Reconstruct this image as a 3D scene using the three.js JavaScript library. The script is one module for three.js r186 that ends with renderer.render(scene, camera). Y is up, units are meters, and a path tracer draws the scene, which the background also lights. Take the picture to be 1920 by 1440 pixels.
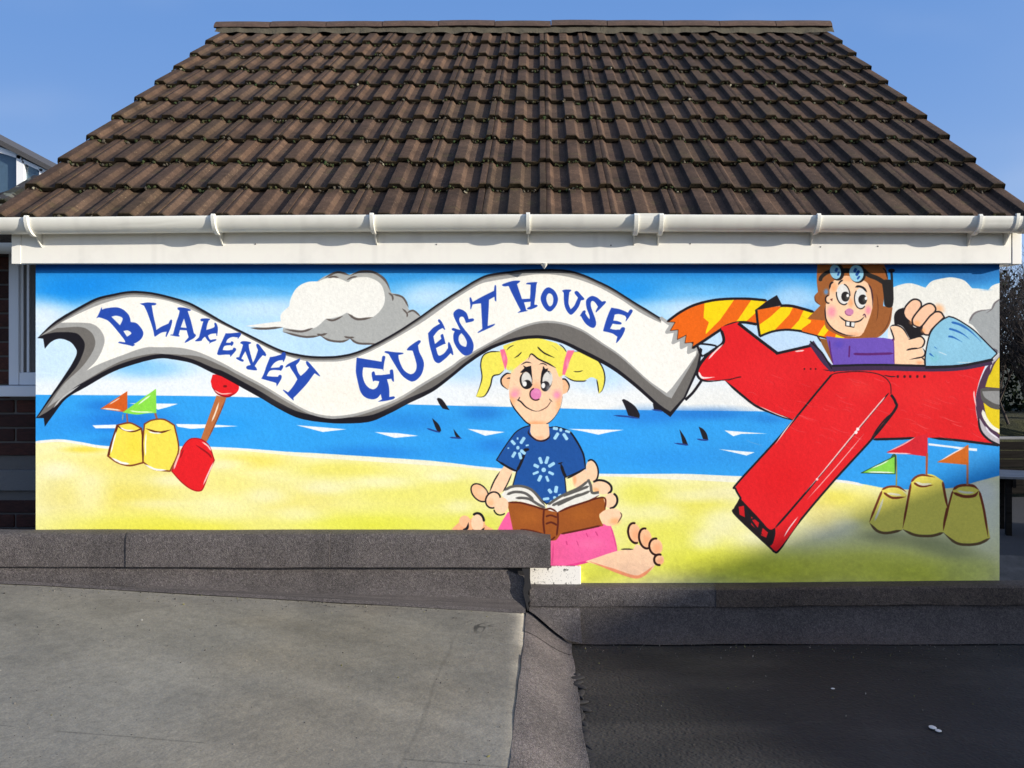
import * as THREE from 'three';
import { mergeGeometries, toCreasedNormals } from 'three/addons/utils/BufferGeometryUtils.js';
import { RoundedBoxGeometry } from 'three/addons/geometries/RoundedBoxGeometry.js';

// ---------------------------------------------------------------- seeded noise
function rng(seed) { let s = seed >>> 0; return () => { s = (s + 0x6D2B79F5) >>> 0; let t = Math.imul(s ^ (s >>> 15), 1 | s); t = (t + Math.imul(t ^ (t >>> 7), 61 | t)) ^ t; return ((t ^ (t >>> 14)) >>> 0) / 4294967296; }; }
const hash = (x, y, s) => { let h = Math.imul(x | 0, 374761393) ^ Math.imul(y | 0, 668265263) ^ Math.imul(s | 0, 2147483647 - 1234567); h = Math.imul(h ^ (h >>> 13), 1274126177); return ((h ^ (h >>> 16)) >>> 0) / 4294967296; };
const wrap = (v, p) => ((v % p) + p) % p;
function vnoise(x, y, p = 1e6, s = 1) {                        // smooth value noise that repeats after p cells
  const xi = Math.floor(x), yi = Math.floor(y), fx = x - xi, fy = y - yi, u = fx * fx * (3 - 2 * fx), v = fy * fy * (3 - 2 * fy);
  const a = hash(wrap(xi, p), wrap(yi, p), s), b = hash(wrap(xi + 1, p), wrap(yi, p), s), c = hash(wrap(xi, p), wrap(yi + 1, p), s), d = hash(wrap(xi + 1, p), wrap(yi + 1, p), s);
  return a + (b - a) * u + (c - a) * v + (a - b - c + d) * u * v;
}
function fbm(x, y, p, s, oct = 4) { let a = 0, w = 0.5, t = 0; for (let i = 0; i < oct; i++) { a += w * vnoise(x, y, p, s + i); t += w; w *= 0.5; x *= 2; y *= 2; p *= 2; } return a / t; }
const clamp = (v, a = 0, b = 1) => Math.min(b, Math.max(a, v));
const smooth = (a, b, x) => { const t = clamp((x - a) / (b - a)); return t * t * (3 - 2 * t); };

// ---------------------------------------------------------------- camera, sky, sun, exposure
// metres; x to the right along the painted wall, z out of the wall, y = 0 at the height of the eye
const scene = new THREE.Scene();
const EYE = 3.96;                                              // the eye stands this far in front of the wall
const camera = new THREE.PerspectiveCamera(48.03, 4 / 3, 0.05, 1500);
camera.position.set(0, 0, EYE);
camera.setViewOffset(1920, 1440, -53, 54, 1920, 1440);         // shift lens: the wall stays square-on
const SUN_AZ = THREE.MathUtils.degToRad(66), SUN_EL = THREE.MathUtils.degToRad(13.7);
const SUN = new THREE.Vector3(Math.sin(SUN_AZ) * Math.cos(SUN_EL), Math.sin(SUN_EL), Math.cos(SUN_AZ) * Math.cos(SUN_EL));
const EXPOSURE = 1.95;
const SUN_POWER = 3.4;
const sun = new THREE.DirectionalLight(new THREE.Color(1.0, 0.93, 0.815), SUN_POWER);
sun.position.copy(SUN).multiplyScalar(60);
sun.castShadow = true;
sun.shadow.mapSize.set(4096, 4096);
Object.assign(sun.shadow.camera, { left: -24, right: 24, top: 18, bottom: -18, near: 1, far: 140 });
sun.shadow.radius = 1;
scene.add(sun, sun.target);
const SKY_ZENITH = [0.075, 0.142, 0.30], SKY_MID = [0.050, 0.156, 0.398], SKY_LOW = [0.35, 0.43, 0.50];
{
  const W = 512, H = 256, px = new Float32Array(W * H * 4), d = new THREE.Vector3();
  const mix = (a, b, t) => a.map((v, i) => v + (b[i] - v) * t);
  for (let j = 0; j < H; j++) for (let i = 0; i < W; i++) {
    const el = ((j + 0.5) / H - 0.5) * Math.PI, az = ((i + 0.5) / W - 0.5) * 2 * Math.PI;
    d.set(Math.cos(el) * Math.cos(az), Math.sin(el), Math.cos(el) * Math.sin(az));
    const h = Math.max(0, Math.sin(el)), a = 1 - Math.exp(-h * 6.2), b = Math.pow(h, 0.75);
    let c = mix(mix(SKY_LOW, SKY_MID, a), SKY_ZENITH, b);
    if (el < 0) c = mix(SKY_LOW, [0.12, 0.12, 0.11], Math.min(1, -el * 8));
    const s = Math.max(0, d.dot(SUN)), glow = 0.42 * Math.pow(s, 2) + 0.45 * Math.pow(s, 8) + 1.2 * Math.pow(s, 60);
    c = [c[0] + glow, c[1] + glow * 0.90, c[2] + glow * 0.74];
    if (el > 0) {                                              // a few thin wisps of cloud
      const q = 1 / (h + 0.12), wx = d.x * q * 1.1 + 30, wz = d.z * q * 2.6 + 30, wisp = smooth(0.56, 0.82, fbm(wx, wz, 1e6, 3, 5)) * smooth(0.02, 0.2, h) * 0.11;
      c = mix(c, [0.44, 0.46, 0.49], wisp);
    }
    px.set([c[0], c[1], c[2], 1], (j * W + i) * 4);
  }
  const sky = new THREE.DataTexture(px, W, H, THREE.RGBAFormat, THREE.FloatType);
  sky.mapping = THREE.EquirectangularReflectionMapping;
  sky.minFilter = sky.magFilter = THREE.LinearFilter;
  sky.needsUpdate = true;
  scene.background = sky;
  scene.environment = sky;
}
const renderer = new THREE.WebGLRenderer({ antialias: true });
renderer.toneMapping = THREE.LinearToneMapping;
renderer.toneMappingExposure = EXPOSURE;
renderer.shadowMap.enabled = true;

// ---------------------------------------------------------------- helpers
function dataTexture(w, h, fn, srgb = true, rep = true) {      // fn(u, v) gives [r, g, b] from 0 to 1, v upwards
  const d = new Uint8Array(w * h * 4);
  for (let j = 0; j < h; j++) for (let i = 0; i < w; i++) { const c = fn((i + 0.5) / w, (j + 0.5) / h), o = (j * w + i) * 4; d[o] = clamp(c[0]) * 255; d[o + 1] = clamp(c[1]) * 255; d[o + 2] = clamp(c[2]) * 255; d[o + 3] = 255; }
  const t = new THREE.DataTexture(d, w, h);
  t.magFilter = THREE.LinearFilter; t.minFilter = THREE.LinearMipmapLinearFilter; t.generateMipmaps = true;
  if (rep) t.wrapS = t.wrapT = THREE.RepeatWrapping;
  if (srgb) t.colorSpace = THREE.SRGBColorSpace;
  t.needsUpdate = true;
  return t;
}
function repeated(t, x, y) { const c = t.clone(); c.repeat.set(x, y); c.needsUpdate = true; return c; }
const lin = (r, g, b) => new THREE.Color().setRGB(r, g, b);
const names = new Map(), bases = new Map();
function numbered(n) { const k = names.get(n) ?? 0; names.set(n, k + 1); return k ? `${n}_${String(k).padStart(3, '0')}` : n; }
function thing(name, label, category, base = [0, 0, 0], group) {
  const o = new THREE.Group(); o.name = numbered(name); o.position.set(...base); bases.set(o, new THREE.Vector3(...base));
  o.userData = { label, category }; if (group) o.userData.group = group;
  scene.add(o); return o;
}
function part(parent, name, geo, mat, pos = [0, 0, 0]) {       // geometry in world metres; parts sit so that their own axes are the world's
  const m = new THREE.Mesh(geo, mat); m.name = name; m.castShadow = m.receiveShadow = true;
  m.position.set(...pos); if (bases.has(parent)) m.position.sub(bases.get(parent));
  parent.add(m); return m;
}
function structure(name, geo, mat) { const m = new THREE.Mesh(geo, mat); m.name = numbered(name); m.castShadow = m.receiveShadow = true; m.userData.kind = 'structure'; scene.add(m); return m; }
function box(x0, x1, y0, y1, z0, z1, r = 0) {
  const w = x1 - x0, h = y1 - y0, d = z1 - z0;
  const g = r ? new RoundedBoxGeometry(w, h, d, 1, r) : new THREE.BoxGeometry(w, h, d);
  g.translate((x0 + x1) / 2, (y0 + y1) / 2, (z0 + z1) / 2);
  const p = g.attributes.position, n = g.attributes.normal, uv = g.attributes.uv;      // uv in metres
  for (let i = 0; i < p.count; i++) { const ax = Math.abs(n.getX(i)), ay = Math.abs(n.getY(i)), az = Math.abs(n.getZ(i)); if (az >= ax && az >= ay) uv.setXY(i, p.getX(i), p.getY(i)); else if (ay >= ax) uv.setXY(i, p.getX(i), p.getZ(i)); else uv.setXY(i, p.getZ(i), p.getY(i)); }
  return g;
}
const merged = (list) => mergeGeometries(list.map((g) => { const n = g.index ? g.toNonIndexed() : g; for (const k of Object.keys(n.attributes)) if (!['position', 'normal', 'uv'].includes(k)) n.deleteAttribute(k); return n; }));
// a sheet on a grid of nu x nv cells: f(u, v) gives [x, y, z], uv in metres from g(u, v) or from arc
function sheet(nu, nv, f, uvf) {
  const pos = [], uv = [], idx = [];
  for (let j = 0; j <= nv; j++) for (let i = 0; i <= nu; i++) { const p = f(i / nu, j / nv); pos.push(...p); uv.push(...(uvf ? uvf(i / nu, j / nv, p) : [p[0], p[2]])); }
  for (let j = 0; j < nv; j++) for (let i = 0; i < nu; i++) { const a = j * (nu + 1) + i, b = a + 1, c = a + nu + 1, d = c + 1; idx.push(a, b, d, a, d, c); }
  const g = new THREE.BufferGeometry();
  g.setAttribute('position', new THREE.Float32BufferAttribute(pos, 3)); g.setAttribute('uv', new THREE.Float32BufferAttribute(uv, 2)); g.setIndex(idx); g.computeVertexNormals();
  return g;
}
// sweep a profile of [z, y] points along x; wob(x, k) moves profile point k by [dz, dy]
function sweep(profile, x0, x1, n, wob = () => [0, 0], crease = 0.6, caps = false) {
  const len = [0]; for (let k = 1; k < profile.length; k++) len.push(len[k - 1] + Math.hypot(profile[k][0] - profile[k - 1][0], profile[k][1] - profile[k - 1][1]));
  const pos = [], uv = [], idx = [], m = profile.length;
  for (let i = 0; i <= n; i++) { const x = x0 + (x1 - x0) * i / n; for (let k = 0; k < m; k++) { const w = wob(x, k); pos.push(x, profile[k][1] + w[1], profile[k][0] + w[0]); uv.push(x, len[k]); } }
  for (let i = 0; i < n; i++) for (let k = 0; k < m - 1; k++) { const a = i * m + k, b = a + 1, c = a + m, d = c + 1; idx.push(a, b, d, a, d, c); }
  if (caps) for (const e of [0, n]) { const s = pos.length / 3; let cy = 0, cz = 0; for (let k = 0; k < m; k++) { cy += pos[(e * m + k) * 3 + 1] / m; cz += pos[(e * m + k) * 3 + 2] / m; } pos.push(e ? x1 : x0, cy, cz); uv.push(cz, cy); for (let k = 0; k < m; k++) { pos.push(pos[(e * m + k) * 3], pos[(e * m + k) * 3 + 1], pos[(e * m + k) * 3 + 2]); uv.push(pos[(e * m + k) * 3 + 2], pos[(e * m + k) * 3 + 1]); } for (let k = 0; k < m; k++) { const a = s + 1 + k, b = s + 1 + (k + 1) % m; e ? idx.push(s, b, a) : idx.push(s, a, b); } }
  const g = new THREE.BufferGeometry();
  g.setAttribute('position', new THREE.Float32BufferAttribute(pos, 3)); g.setAttribute('uv', new THREE.Float32BufferAttribute(uv, 2)); g.setIndex(idx); g.computeVertexNormals();
  return toCreasedNormals(g, crease);
}

// ---------------------------------------------------------------- the painting on the wall (flat print)
// The design is drawn in a plan of 1807 x 630 units that covers the wall; view(x, y, k) works in a corner of it, k times enlarged.
const MURAL_W = 2048, MURAL_H = 714, UNIT = 2048 / 1807;
const cv = document.createElement('canvas'); cv.width = MURAL_W; cv.height = MURAL_H;
const g2 = cv.getContext('2d');
let K = 1;
function view(x, y, k = 1) { K = k; g2.setTransform(UNIT / k, 0, 0, UNIT / k, (x - 67) * UNIT, (y - 480) * UNIT); }
function points(s) { return s.trim().split(/\s+/).map((t) => { const sharp = t.endsWith('!'), [x, y] = t.replace('!', '').split(',').map(Number); return { x, y, sharp }; }); }
function beziers(s, closed, hard) {
  const P = points(s), n = P.length, out = [];
  for (let i = 0; i < (closed ? n : n - 1); i++) {
    const a = P[i], b = P[(i + 1) % n], z = closed ? P[(i - 1 + n) % n] : P[Math.max(0, i - 1)], c = closed ? P[(i + 2) % n] : P[Math.min(n - 1, i + 2)];
    const f = a.sharp || hard ? [a.x + (b.x - a.x) / 3, a.y + (b.y - a.y) / 3] : [a.x + (b.x - z.x) / 6, a.y + (b.y - z.y) / 6];
    const e = b.sharp || hard ? [b.x - (b.x - a.x) / 3, b.y - (b.y - a.y) / 3] : [b.x - (c.x - a.x) / 6, b.y - (c.y - a.y) / 6];
    out.push([a.x, a.y, ...f, ...e, b.x, b.y]);
  }
  return out;
}
function trace(s, closed = true, hard = false) { g2.beginPath(); beziers(s, closed, hard).forEach((b, i) => { if (!i) g2.moveTo(b[0], b[1]); g2.bezierCurveTo(b[2], b[3], b[4], b[5], b[6], b[7]); }); if (closed) g2.closePath(); }
function shape(s, fill, line, w = 3) { trace(s); g2.fillStyle = fill; g2.fill(); if (line) { g2.strokeStyle = line; g2.lineWidth = w * K; g2.lineJoin = 'round'; g2.stroke(); } }
function poly(s, fill, line, w = 3) { trace(s, true, true); g2.fillStyle = fill; g2.fill(); if (line) { g2.strokeStyle = line; g2.lineWidth = w * K; g2.lineJoin = 'round'; g2.stroke(); } }
function line(s, color, w = 3, closed = false) { trace(s, closed); g2.strokeStyle = color; g2.lineWidth = w * K; g2.lineCap = g2.lineJoin = 'round'; g2.stroke(); }
function brush(s, color, w = 3, t0 = 0.25, t1 = 0.25) {        // one stroke of the brush, thin where it starts and ends
  const B = beziers(s, false), n = 16 * B.length; g2.fillStyle = color;
  const pt = (t) => { const i = Math.min(B.length - 1, Math.floor(t * B.length)), u = t * B.length - i, q = 1 - u, b = B[i]; return [q * q * q * b[0] + 3 * q * q * u * b[2] + 3 * q * u * u * b[4] + u * u * u * b[6], q * q * q * b[1] + 3 * q * q * u * b[3] + 3 * q * u * u * b[5] + u * u * u * b[7]]; };
  const L = [], R = [];
  for (let i = 0; i <= n; i++) {
    const t = i / n, a = pt(Math.max(0, t - 0.004)), b = pt(Math.min(0.99999, t + 0.004)), p = pt(Math.min(t, 0.99999)), l = Math.hypot(b[0] - a[0], b[1] - a[1]) || 1;
    const r = 0.5 * w * K * Math.max(0.16, Math.min(1, t0 ? t / t0 : 1, t1 ? (1 - t) / t1 : 1));
    L.push([p[0] - (b[1] - a[1]) / l * r, p[1] + (b[0] - a[0]) / l * r]); R.push([p[0] + (b[1] - a[1]) / l * r, p[1] - (b[0] - a[0]) / l * r]);
  }
  g2.beginPath(); [...L, ...R.reverse()].forEach((p, i) => (i ? g2.lineTo(p[0], p[1]) : g2.moveTo(p[0], p[1]))); g2.closePath(); g2.fill();
}
function oval(x, y, rx, ry, rot, fill, linec, w = 3) { g2.beginPath(); g2.ellipse(x, y, rx, ry, rot, 0, 7); if (fill) { g2.fillStyle = fill; g2.fill(); } if (linec) { g2.strokeStyle = linec; g2.lineWidth = w * K; g2.stroke(); } }
function arc(x, y, rx, ry, rot, a0, a1, color, w) { g2.beginPath(); g2.ellipse(x, y, rx, ry, rot, a0, a1); g2.strokeStyle = color; g2.lineWidth = w * K; g2.lineCap = 'round'; g2.stroke(); }
function soft(x, y, rx, ry, rgb, alpha, rot = 0) {             // a puff of spray paint
  g2.save(); g2.translate(x, y); g2.rotate(rot); g2.scale(rx, ry);
  const gr = g2.createRadialGradient(0, 0, 0, 0, 0, 1); for (const [t, a] of [[0, 1], [0.35, 0.82], [0.7, 0.3], [1, 0]]) gr.addColorStop(t, `rgba(${rgb},${a * alpha})`);
  g2.fillStyle = gr; g2.fillRect(-1, -1, 2, 2); g2.restore();
}
function within(s, draw) { g2.save(); trace(s); g2.clip(); draw(); g2.restore(); }
const WHITE = '#f0ece1', INK = '#17151c', BROWN = '#5e2717', SKIN = '#f6cba4', RED = '#dd1c22', BLUE = '#2448a6';
{
  // sky of the painting, its top band darkened to paint in the fascia's shadow
  view(0, 0);
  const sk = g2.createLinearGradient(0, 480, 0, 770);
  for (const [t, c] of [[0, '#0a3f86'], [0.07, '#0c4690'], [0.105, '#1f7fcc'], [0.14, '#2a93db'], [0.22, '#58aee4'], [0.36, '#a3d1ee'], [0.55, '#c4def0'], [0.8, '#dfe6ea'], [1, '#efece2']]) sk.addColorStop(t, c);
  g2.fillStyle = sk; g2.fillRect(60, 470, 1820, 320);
  for (const [x, y, rx, ry, c, a] of [[180, 538, 190, 38, '12,132,222', 0.95], [120, 548, 90, 36, '14,134,220', 0.7], [80, 600, 75, 52, '222,230,236', 0.85], [100, 680, 120, 70, '196,222,238', 0.9], [300, 540, 160, 24, '60,160,226', 0.5],
    [440, 536, 190, 26, '44,150,222', 0.8], [500, 580, 150, 30, '196,222,240', 0.85], [470, 545, 90, 14, '120,190,234', 0.5], [620, 650, 220, 40, '178,214,240', 0.9], [830, 543, 120, 30, '165,208,236', 0.9], [800, 560, 80, 26, '205,226,240', 0.7],
    [700, 516, 240, 14, '62,156,222', 0.7], [880, 522, 90, 12, '96,176,226', 0.7], [1175, 545, 120, 38, '22,140,222', 0.9], [1120, 524, 90, 16, '40,140,214', 0.8], [1230, 585, 80, 30, '150,205,238', 0.8], [1330, 552, 140, 18, '90,176,232', 0.7], [1320, 585, 120, 34, '214,228,240', 0.85],
    [1430, 532, 120, 20, '74,160,222', 0.8], [1490, 560, 70, 40, '176,210,238', 0.75], [1520, 590, 50, 26, '92,160,220', 0.6], [1450, 640, 160, 50, '186,212,236', 0.9], [270, 690, 120, 30, '120,190,234', 0.85], [235, 680, 60, 20, '96,176,228', 0.5], [120, 730, 120, 26, '226,232,232', 0.9], [300, 728, 160, 22, '226,232,236', 0.8],
    [870, 690, 110, 42, '168,208,240', 0.85], [820, 745, 120, 30, '226,232,236', 0.7], [1130, 700, 90, 46, '176,212,242', 0.8], [1160, 752, 120, 22, '228,230,228', 0.8], [1340, 745, 140, 34, '230,230,224', 0.9], [700, 620, 90, 60, '180,214,240', 0.4], [1800, 515, 130, 34, '40,112,176', 0.95]]) soft(x, y, rx, ry, c, a);
  // clouds behind the pilot
  view(1490, 480, 4.465);
  shape('780,300! 830,260 960,228 1095,265! 1150,210 1250,185 1330,180 1420,205 1485,270! 1560,275 1620,285! 1660,245 1750,215! 1750,900! 780,900!', '#e6e4da');
  soft(1600, 283, 70, 14, '140,180,210', 0.6);
  shape('1455,560! 1500,490 1560,460 1645,440! 1670,390 1750,350! 1750,830! 1690,810! 1600,720 1500,590', '#9c9f9e');
  brush('1460,550 1500,485 1560,458 1640,448', '#726c6d', 3.4, 0.1, 0.5); brush('1600,480 1650,445 1680,390 1740,352', '#726c6d', 3, 0.5, 0.1); brush('1640,770 1700,800', '#5b5560', 5, 0.5, 0.2);
  // grey and white cloud over the ribbon
  view(420, 480, 4);
  shape('705,185! 760,150 850,118 940,140! 1020,115 1120,118 1200,170 1255,275! 1340,305 1388,405! 1430,408 1475,452! 1300,580 1180,660 1100,665 1000,652 940,620! 880,645 790,632 720,600! 600,605 440,565! 480,400', '#a9aaa6');
  shape('160,525! 300,505 425,490! 428,435 490,375! 500,320 545,240 620,197 710,190! 770,168 850,166 932,197! 980,165 1080,160 1170,205 1205,290 1195,375 1130,450 1060,474 970,455 921,425! 860,455 760,475! 690,535 600,556 500,548 430,535 300,537', '#e9e7de');
  for (const [s, w] of [['755,165 850,122 942,145', 4.2], ['780,165 820,155 860,162', 3.5], ['920,180 960,160 1000,155', 3], ['945,150 1020,118 1120,122 1205,178 1250,265', 4.5], ['1232,275 1262,300 1266,338', 3.5], ['1262,287 1340,310 1386,388', 3.6], ['1335,392 1372,430 1372,460', 3], ['1372,428 1420,410 1478,458', 3.4], ['200,540 310,545 440,534', 4.2], ['460,550 580,566 668,540', 4], ['440,568 600,606 722,598', 3.8], ['695,585 730,592 775,580', 4], ['725,598 790,632 880,642 945,622', 3.8], ['900,604 935,612 978,610', 3.6], ['945,616 1010,655 1150,658', 3.8], ['765,472 820,482 892,450', 3.6], ['928,430 1000,474 1115,460', 4.4]]) brush(s, '#5d544f', w);
  // sea
  view(0, 0);
  shape('55,740! 440,744 760,758 1000,764 1150,768 1420,771! 1880,800! 1880,930! 60,840!', '#2f9ae2');
  for (const [x, y, rx, ry, c, a] of [[230, 790, 130, 34, '24,108,200', 0.8], [110, 800, 90, 36, '40,140,220', 0.6], [200, 760, 70, 16, '22,100,190', 0.6], [220, 828, 80, 14, '26,104,186', 0.5], [420, 800, 90, 30, '30,146,224', 0.7], [520, 815, 130, 40, '46,156,228', 0.7], [690, 850, 140, 22, '26,112,202', 0.55], [760, 790, 120, 28, '30,120,206', 0.5], [880, 840, 110, 34, '38,146,226', 0.7], [905, 775, 60, 20, '28,106,190', 0.6], [930, 835, 50, 20, '30,106,196', 0.45], [1120, 820, 130, 40, '44,152,230', 0.7], [1220, 780, 110, 26, '34,118,206', 0.6], [1330, 775, 120, 18, '26,104,190', 0.65], [1250, 860, 160, 30, '36,140,222', 0.5], [1390, 850, 120, 34, '44,142,214', 0.6], [1440, 785, 50, 14, '28,110,192', 0.5], [1700, 870, 140, 40, '46,148,214', 0.6], [1820, 860, 60, 40, '66,150,208', 0.5]]) soft(x, y, rx, ry, c, a);
  // sand
  const shore = '60,829! 110,825 150,830 205,838 330,838 440,841 560,850 700,859 830,868 900,876 1020,886 1150,890 1280,890 1380,894 1560,900 1620,908 1660,915 1720,918 1790,914 1835,902 1880,890! 1880,1120! 60,1120!';
  shape(shore, '#ece6a6');
  within(shore, () => {
    for (const [x, y, rx, ry, c, a] of [[160, 843, 60, 9, '228,206,60', 0.9], [250, 870, 220, 40, '228,212,104', 0.8], [110, 930, 70, 70, '226,216,150', 0.9], [230, 930, 180, 56, '224,208,90', 0.85], [420, 905, 120, 40, '232,220,120', 0.8], [300, 990, 320, 46, '222,216,66', 0.95], [470, 865, 120, 22, '230,210,70', 0.7], [560, 940, 160, 60, '226,214,112', 0.8], [640, 880, 160, 24, '226,216,90', 0.8], [760, 930, 180, 60, '224,218,100', 0.85], [400, 960, 110, 26, '232,226,160', 0.7], [700, 985, 240, 40, '220,220,66', 0.95], [860, 920, 90, 40, '226,220,110', 0.9], [900, 985, 130, 44, '214,214,66', 0.8],
      [1200, 925, 80, 40, '222,218,90', 0.9], [1300, 945, 120, 50, '224,216,84', 0.85], [1360, 925, 80, 22, '234,226,180', 0.7], [1250, 1000, 160, 50, '222,218,82', 0.9], [1340, 1000, 60, 26, '232,226,170', 0.7], [1310, 1050, 220, 50, '220,220,68', 0.95], [1460, 1070, 240, 50, '214,214,60', 0.95], [1560, 935, 90, 30, '226,212,70', 0.8], [1550, 1000, 60, 30, '234,228,190', 0.7], [1540, 960, 60, 40, '222,206,120', 0.7], [1630, 960, 70, 50, '232,218,96', 0.8], [1640, 1060, 240, 60, '224,222,78', 0.9], [1740, 1080, 180, 40, '222,222,74', 0.9], [1850, 960, 60, 90, '232,230,200', 0.9], [1840, 920, 50, 40, '232,230,214', 0.8], [1820, 1070, 90, 40, '220,222,112', 0.7], [1000, 1080, 300, 40, '218,218,66', 0.9], [1100, 1060, 160, 50, '212,214,70', 0.8]]) soft(x, y, rx, ry, c, a);
    for (const [x, y, rx, ry, a] of [[110, 880, 60, 24, 0.6], [170, 920, 50, 60, 0.45], [330, 900, 70, 18, 0.5], [420, 870, 70, 16, 0.6], [500, 930, 60, 22, 0.45], [610, 915, 80, 18, 0.5], [560, 965, 70, 20, 0.4], [720, 905, 90, 18, 0.5], [830, 895, 50, 14, 0.5], [290, 945, 80, 14, 0.35], [860, 950, 40, 20, 0.35], [1240, 960, 60, 24, 0.35], [1290, 930, 70, 18, 0.5], [1350, 975, 50, 30, 0.45], [1320, 1015, 40, 24, 0.45], [1420, 1010, 60, 18, 0.3], [1590, 985, 40, 20, 0.5], [1515, 930, 40, 16, 0.4]]) soft(x, y, rx, ry, '238,234,206', a);
    soft(1700, 1012, 120, 22, '130,128,80', 0.35); soft(1770, 1028, 100, 26, '110,116,80', 0.45, 0.2); soft(1650, 1003, 60, 16, '110,110,80', 0.35);
  });
  brush('60,830 110,826 150,831 205,839 330,839 440,842 560,851 700,860 830,869 900,877 1020,887 1150,891 1280,891 1380,895 1560,901 1620,910', '#e9e6da', 5, 0.02, 0.02);
  brush('440,843 560,852 700,861 830,870 900,878', '#eae6c8', 9, 0.3, 0.3); brush('1150,893 1280,894 1380,899 1480,902', '#e9e6cf', 11, 0.3, 0.3);
  // white crests
  for (const s of ['173,797.5 218,796 217,803 179,803', '330,795 400,796 447,799 358,804 333,800', '240,756 334,757 312,764 296,768 285,762', '555,797 650,805 605,810', '702,810 745,812 785,817 740,821', '876,804 947,810 910,817', '1065,804 1170,806 1145,810 1122,815 1095,809', '1358,807 1395,810 1440,813 1390,813.5 1375,818', '1347,842 1380,845 1415,848 1400,854 1387,851', '1741,831 1799,838 1832,841 1832,846 1803,843 1786,840 1741,835']) poly(s, '#e8ebea');
  // fins
  for (const s of ['819,748! 822,746 830,750 843,769! 830,766! 824,758', '810,784! 822,795 827,807 822,810 817,803', '850,804! 864,821! 855,819', '1166,750! 1172,749 1190,761 1199,776 1199,784! 1178,779! 1172,763', '1224,757! 1232,755 1240,764 1243,770! 1226,768!', '1274,805! 1284,820 1290,834! 1280,832!', '1310,800! 1318,804 1325,813 1328,825! 1318,823!']) shape(s, '#1d1a20');
  for (const s of ['1150,779 1175,781 1200,785', '1264,831 1280,833 1291,835', '1306,823 1318,825 1329,825', '800,803 812,807 826,811', '843,820 866,822', '1222,768 1245,771']) brush(s, '#233f84', 3);
  // sandcastles and spade on the left
  view(60, 660, 4.364);
  brush('775,505 782,575', '#96594a', 3, 0, 0); brush('1008,500 1022,548', '#96594a', 4, 0, 0); brush('745,505 740,560', '#8a9c8c', 2);
  poly('560,465 780,320 780,495', '#cc5a1e'); brush('575,462 650,468 730,478', '#e7d8c4', 2.6); brush('630,430 680,400 720,375', '#e9cbb4', 2);
  shape('740,495! 1015,300! 1018,500! 940,502 850,512', '#86d645'); brush('800,480 870,490 1000,492', '#d9efc4', 2.4); brush('870,430 920,390 970,355', '#dff0d0', 2.6);
  shape('695,600! 655,730 620,850! 700,905 800,930 910,905! 912,760 895,625! 800,580', '#ecd64c', '#7b3a20', 3); soft(840, 760, 90, 140, '232,212,60', 0.6);
  brush('700,605 640,780 628,850', BROWN, 4, 0.05, 0.1); line('700,605 760,640 830,650 890,630', BROWN, 2.6); brush('720,615 770,640 840,640', WHITE, 2.6); brush('690,650 665,740 645,830', WHITE, 2.6); brush('650,865 730,905 800,915', WHITE, 4);
  shape('920,590! 905,760 908,900! 1000,960 1130,975! 1200,800 1165,600! 1080,552 980,558', '#ecd850', '#7b3a20', 2.8);
  brush('930,625 1000,650 1060,656 1138,635', BROWN, 3.4); brush('950,650 1000,662 1060,664', WHITE, 2.4); brush('935,660 928,760 930,850', WHITE, 2.4); brush('925,920 1010,960 1100,966', WHITE, 3.6); brush('905,640 905,760 912,900', BROWN, 3.4);
  shape('1462,240! 1478,185! 1600,180! 1690,270 1672,335 1600,365 1530,340 1480,300', RED); brush('1470,280 1520,340 1600,366 1670,330', '#8c1016', 3); brush('1490,310 1550,342 1640,336', '#f0b9ae', 2.2); oval(1580, 280, 16, 10, 0, '#7d0f14');
  poly('1510,355 1590,372 1428,735 1380,715', '#b3693a'); brush('1530,410 1500,500 1470,570', '#ecd9c0', 2.8); brush('1590,375 1520,540 1432,730', '#8a4420', 2.4);
  shape('1143,975! 1200,850 1245,760 1300,710 1385,715 1450,770 1492,885! 1440,1010 1400,1115 1365,1138 1300,1120 1220,1060', RED, '#a31218', 2); brush('1215,810 1180,900 1160,960', '#efb6ac', 3.4); brush('1390,735 1440,770 1465,810', '#f0c4ba', 2.6); brush('1485,900 1440,1000 1400,1090', '#f2c8c2', 2.6); brush('1340,760 1440,830 1470,870', '#8c1016', 3); brush('1240,800 1210,870', '#98141a', 2.6);
  // sandcastles on the right
  view(1280, 640, 3);
  for (const [s, f] of [['1120,835! 1085,930 1050,1020! 1090,1065 1150,1080 1235,1062! 1250,960 1262,865! 1200,818', '#ead95e'], ['1285,790! 1260,920 1236,1055! 1310,1090 1400,1096 1472,1072! 1490,960 1465,785! 1400,748 1330,756', '#ead95c'], ['1520,835! 1490,960 1466,1072! 1530,1130 1600,1146 1670,1135 1730,1105! 1700,960 1665,832! 1600,810', '#e8d65a']]) shape(s, f);
  for (const [s, w] of [['1122,838 1085,930 1050,1018', 4.2], ['1120,835 1160,818 1215,820 1258,848', 4], ['1130,850 1180,880 1255,875', 4.2], ['1285,795 1262,920 1238,1050', 4.2], ['1285,792 1310,765 1350,752 1420,765', 4.2], ['1300,795 1340,815 1410,808', 4], ['1462,788 1475,860 1492,945', 4.6], ['1490,930 1475,1000 1466,1065', 4.2], ['1520,838 1495,930 1475,1030', 3.4], ['1520,835 1560,812 1630,812 1665,835', 5], ['1520,850 1580,872 1640,868 1665,840', 5.6], ['1668,840 1695,950 1718,1100', 4.4]]) brush(s, '#7a3a22', w, 0.12, 0.3);
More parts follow.
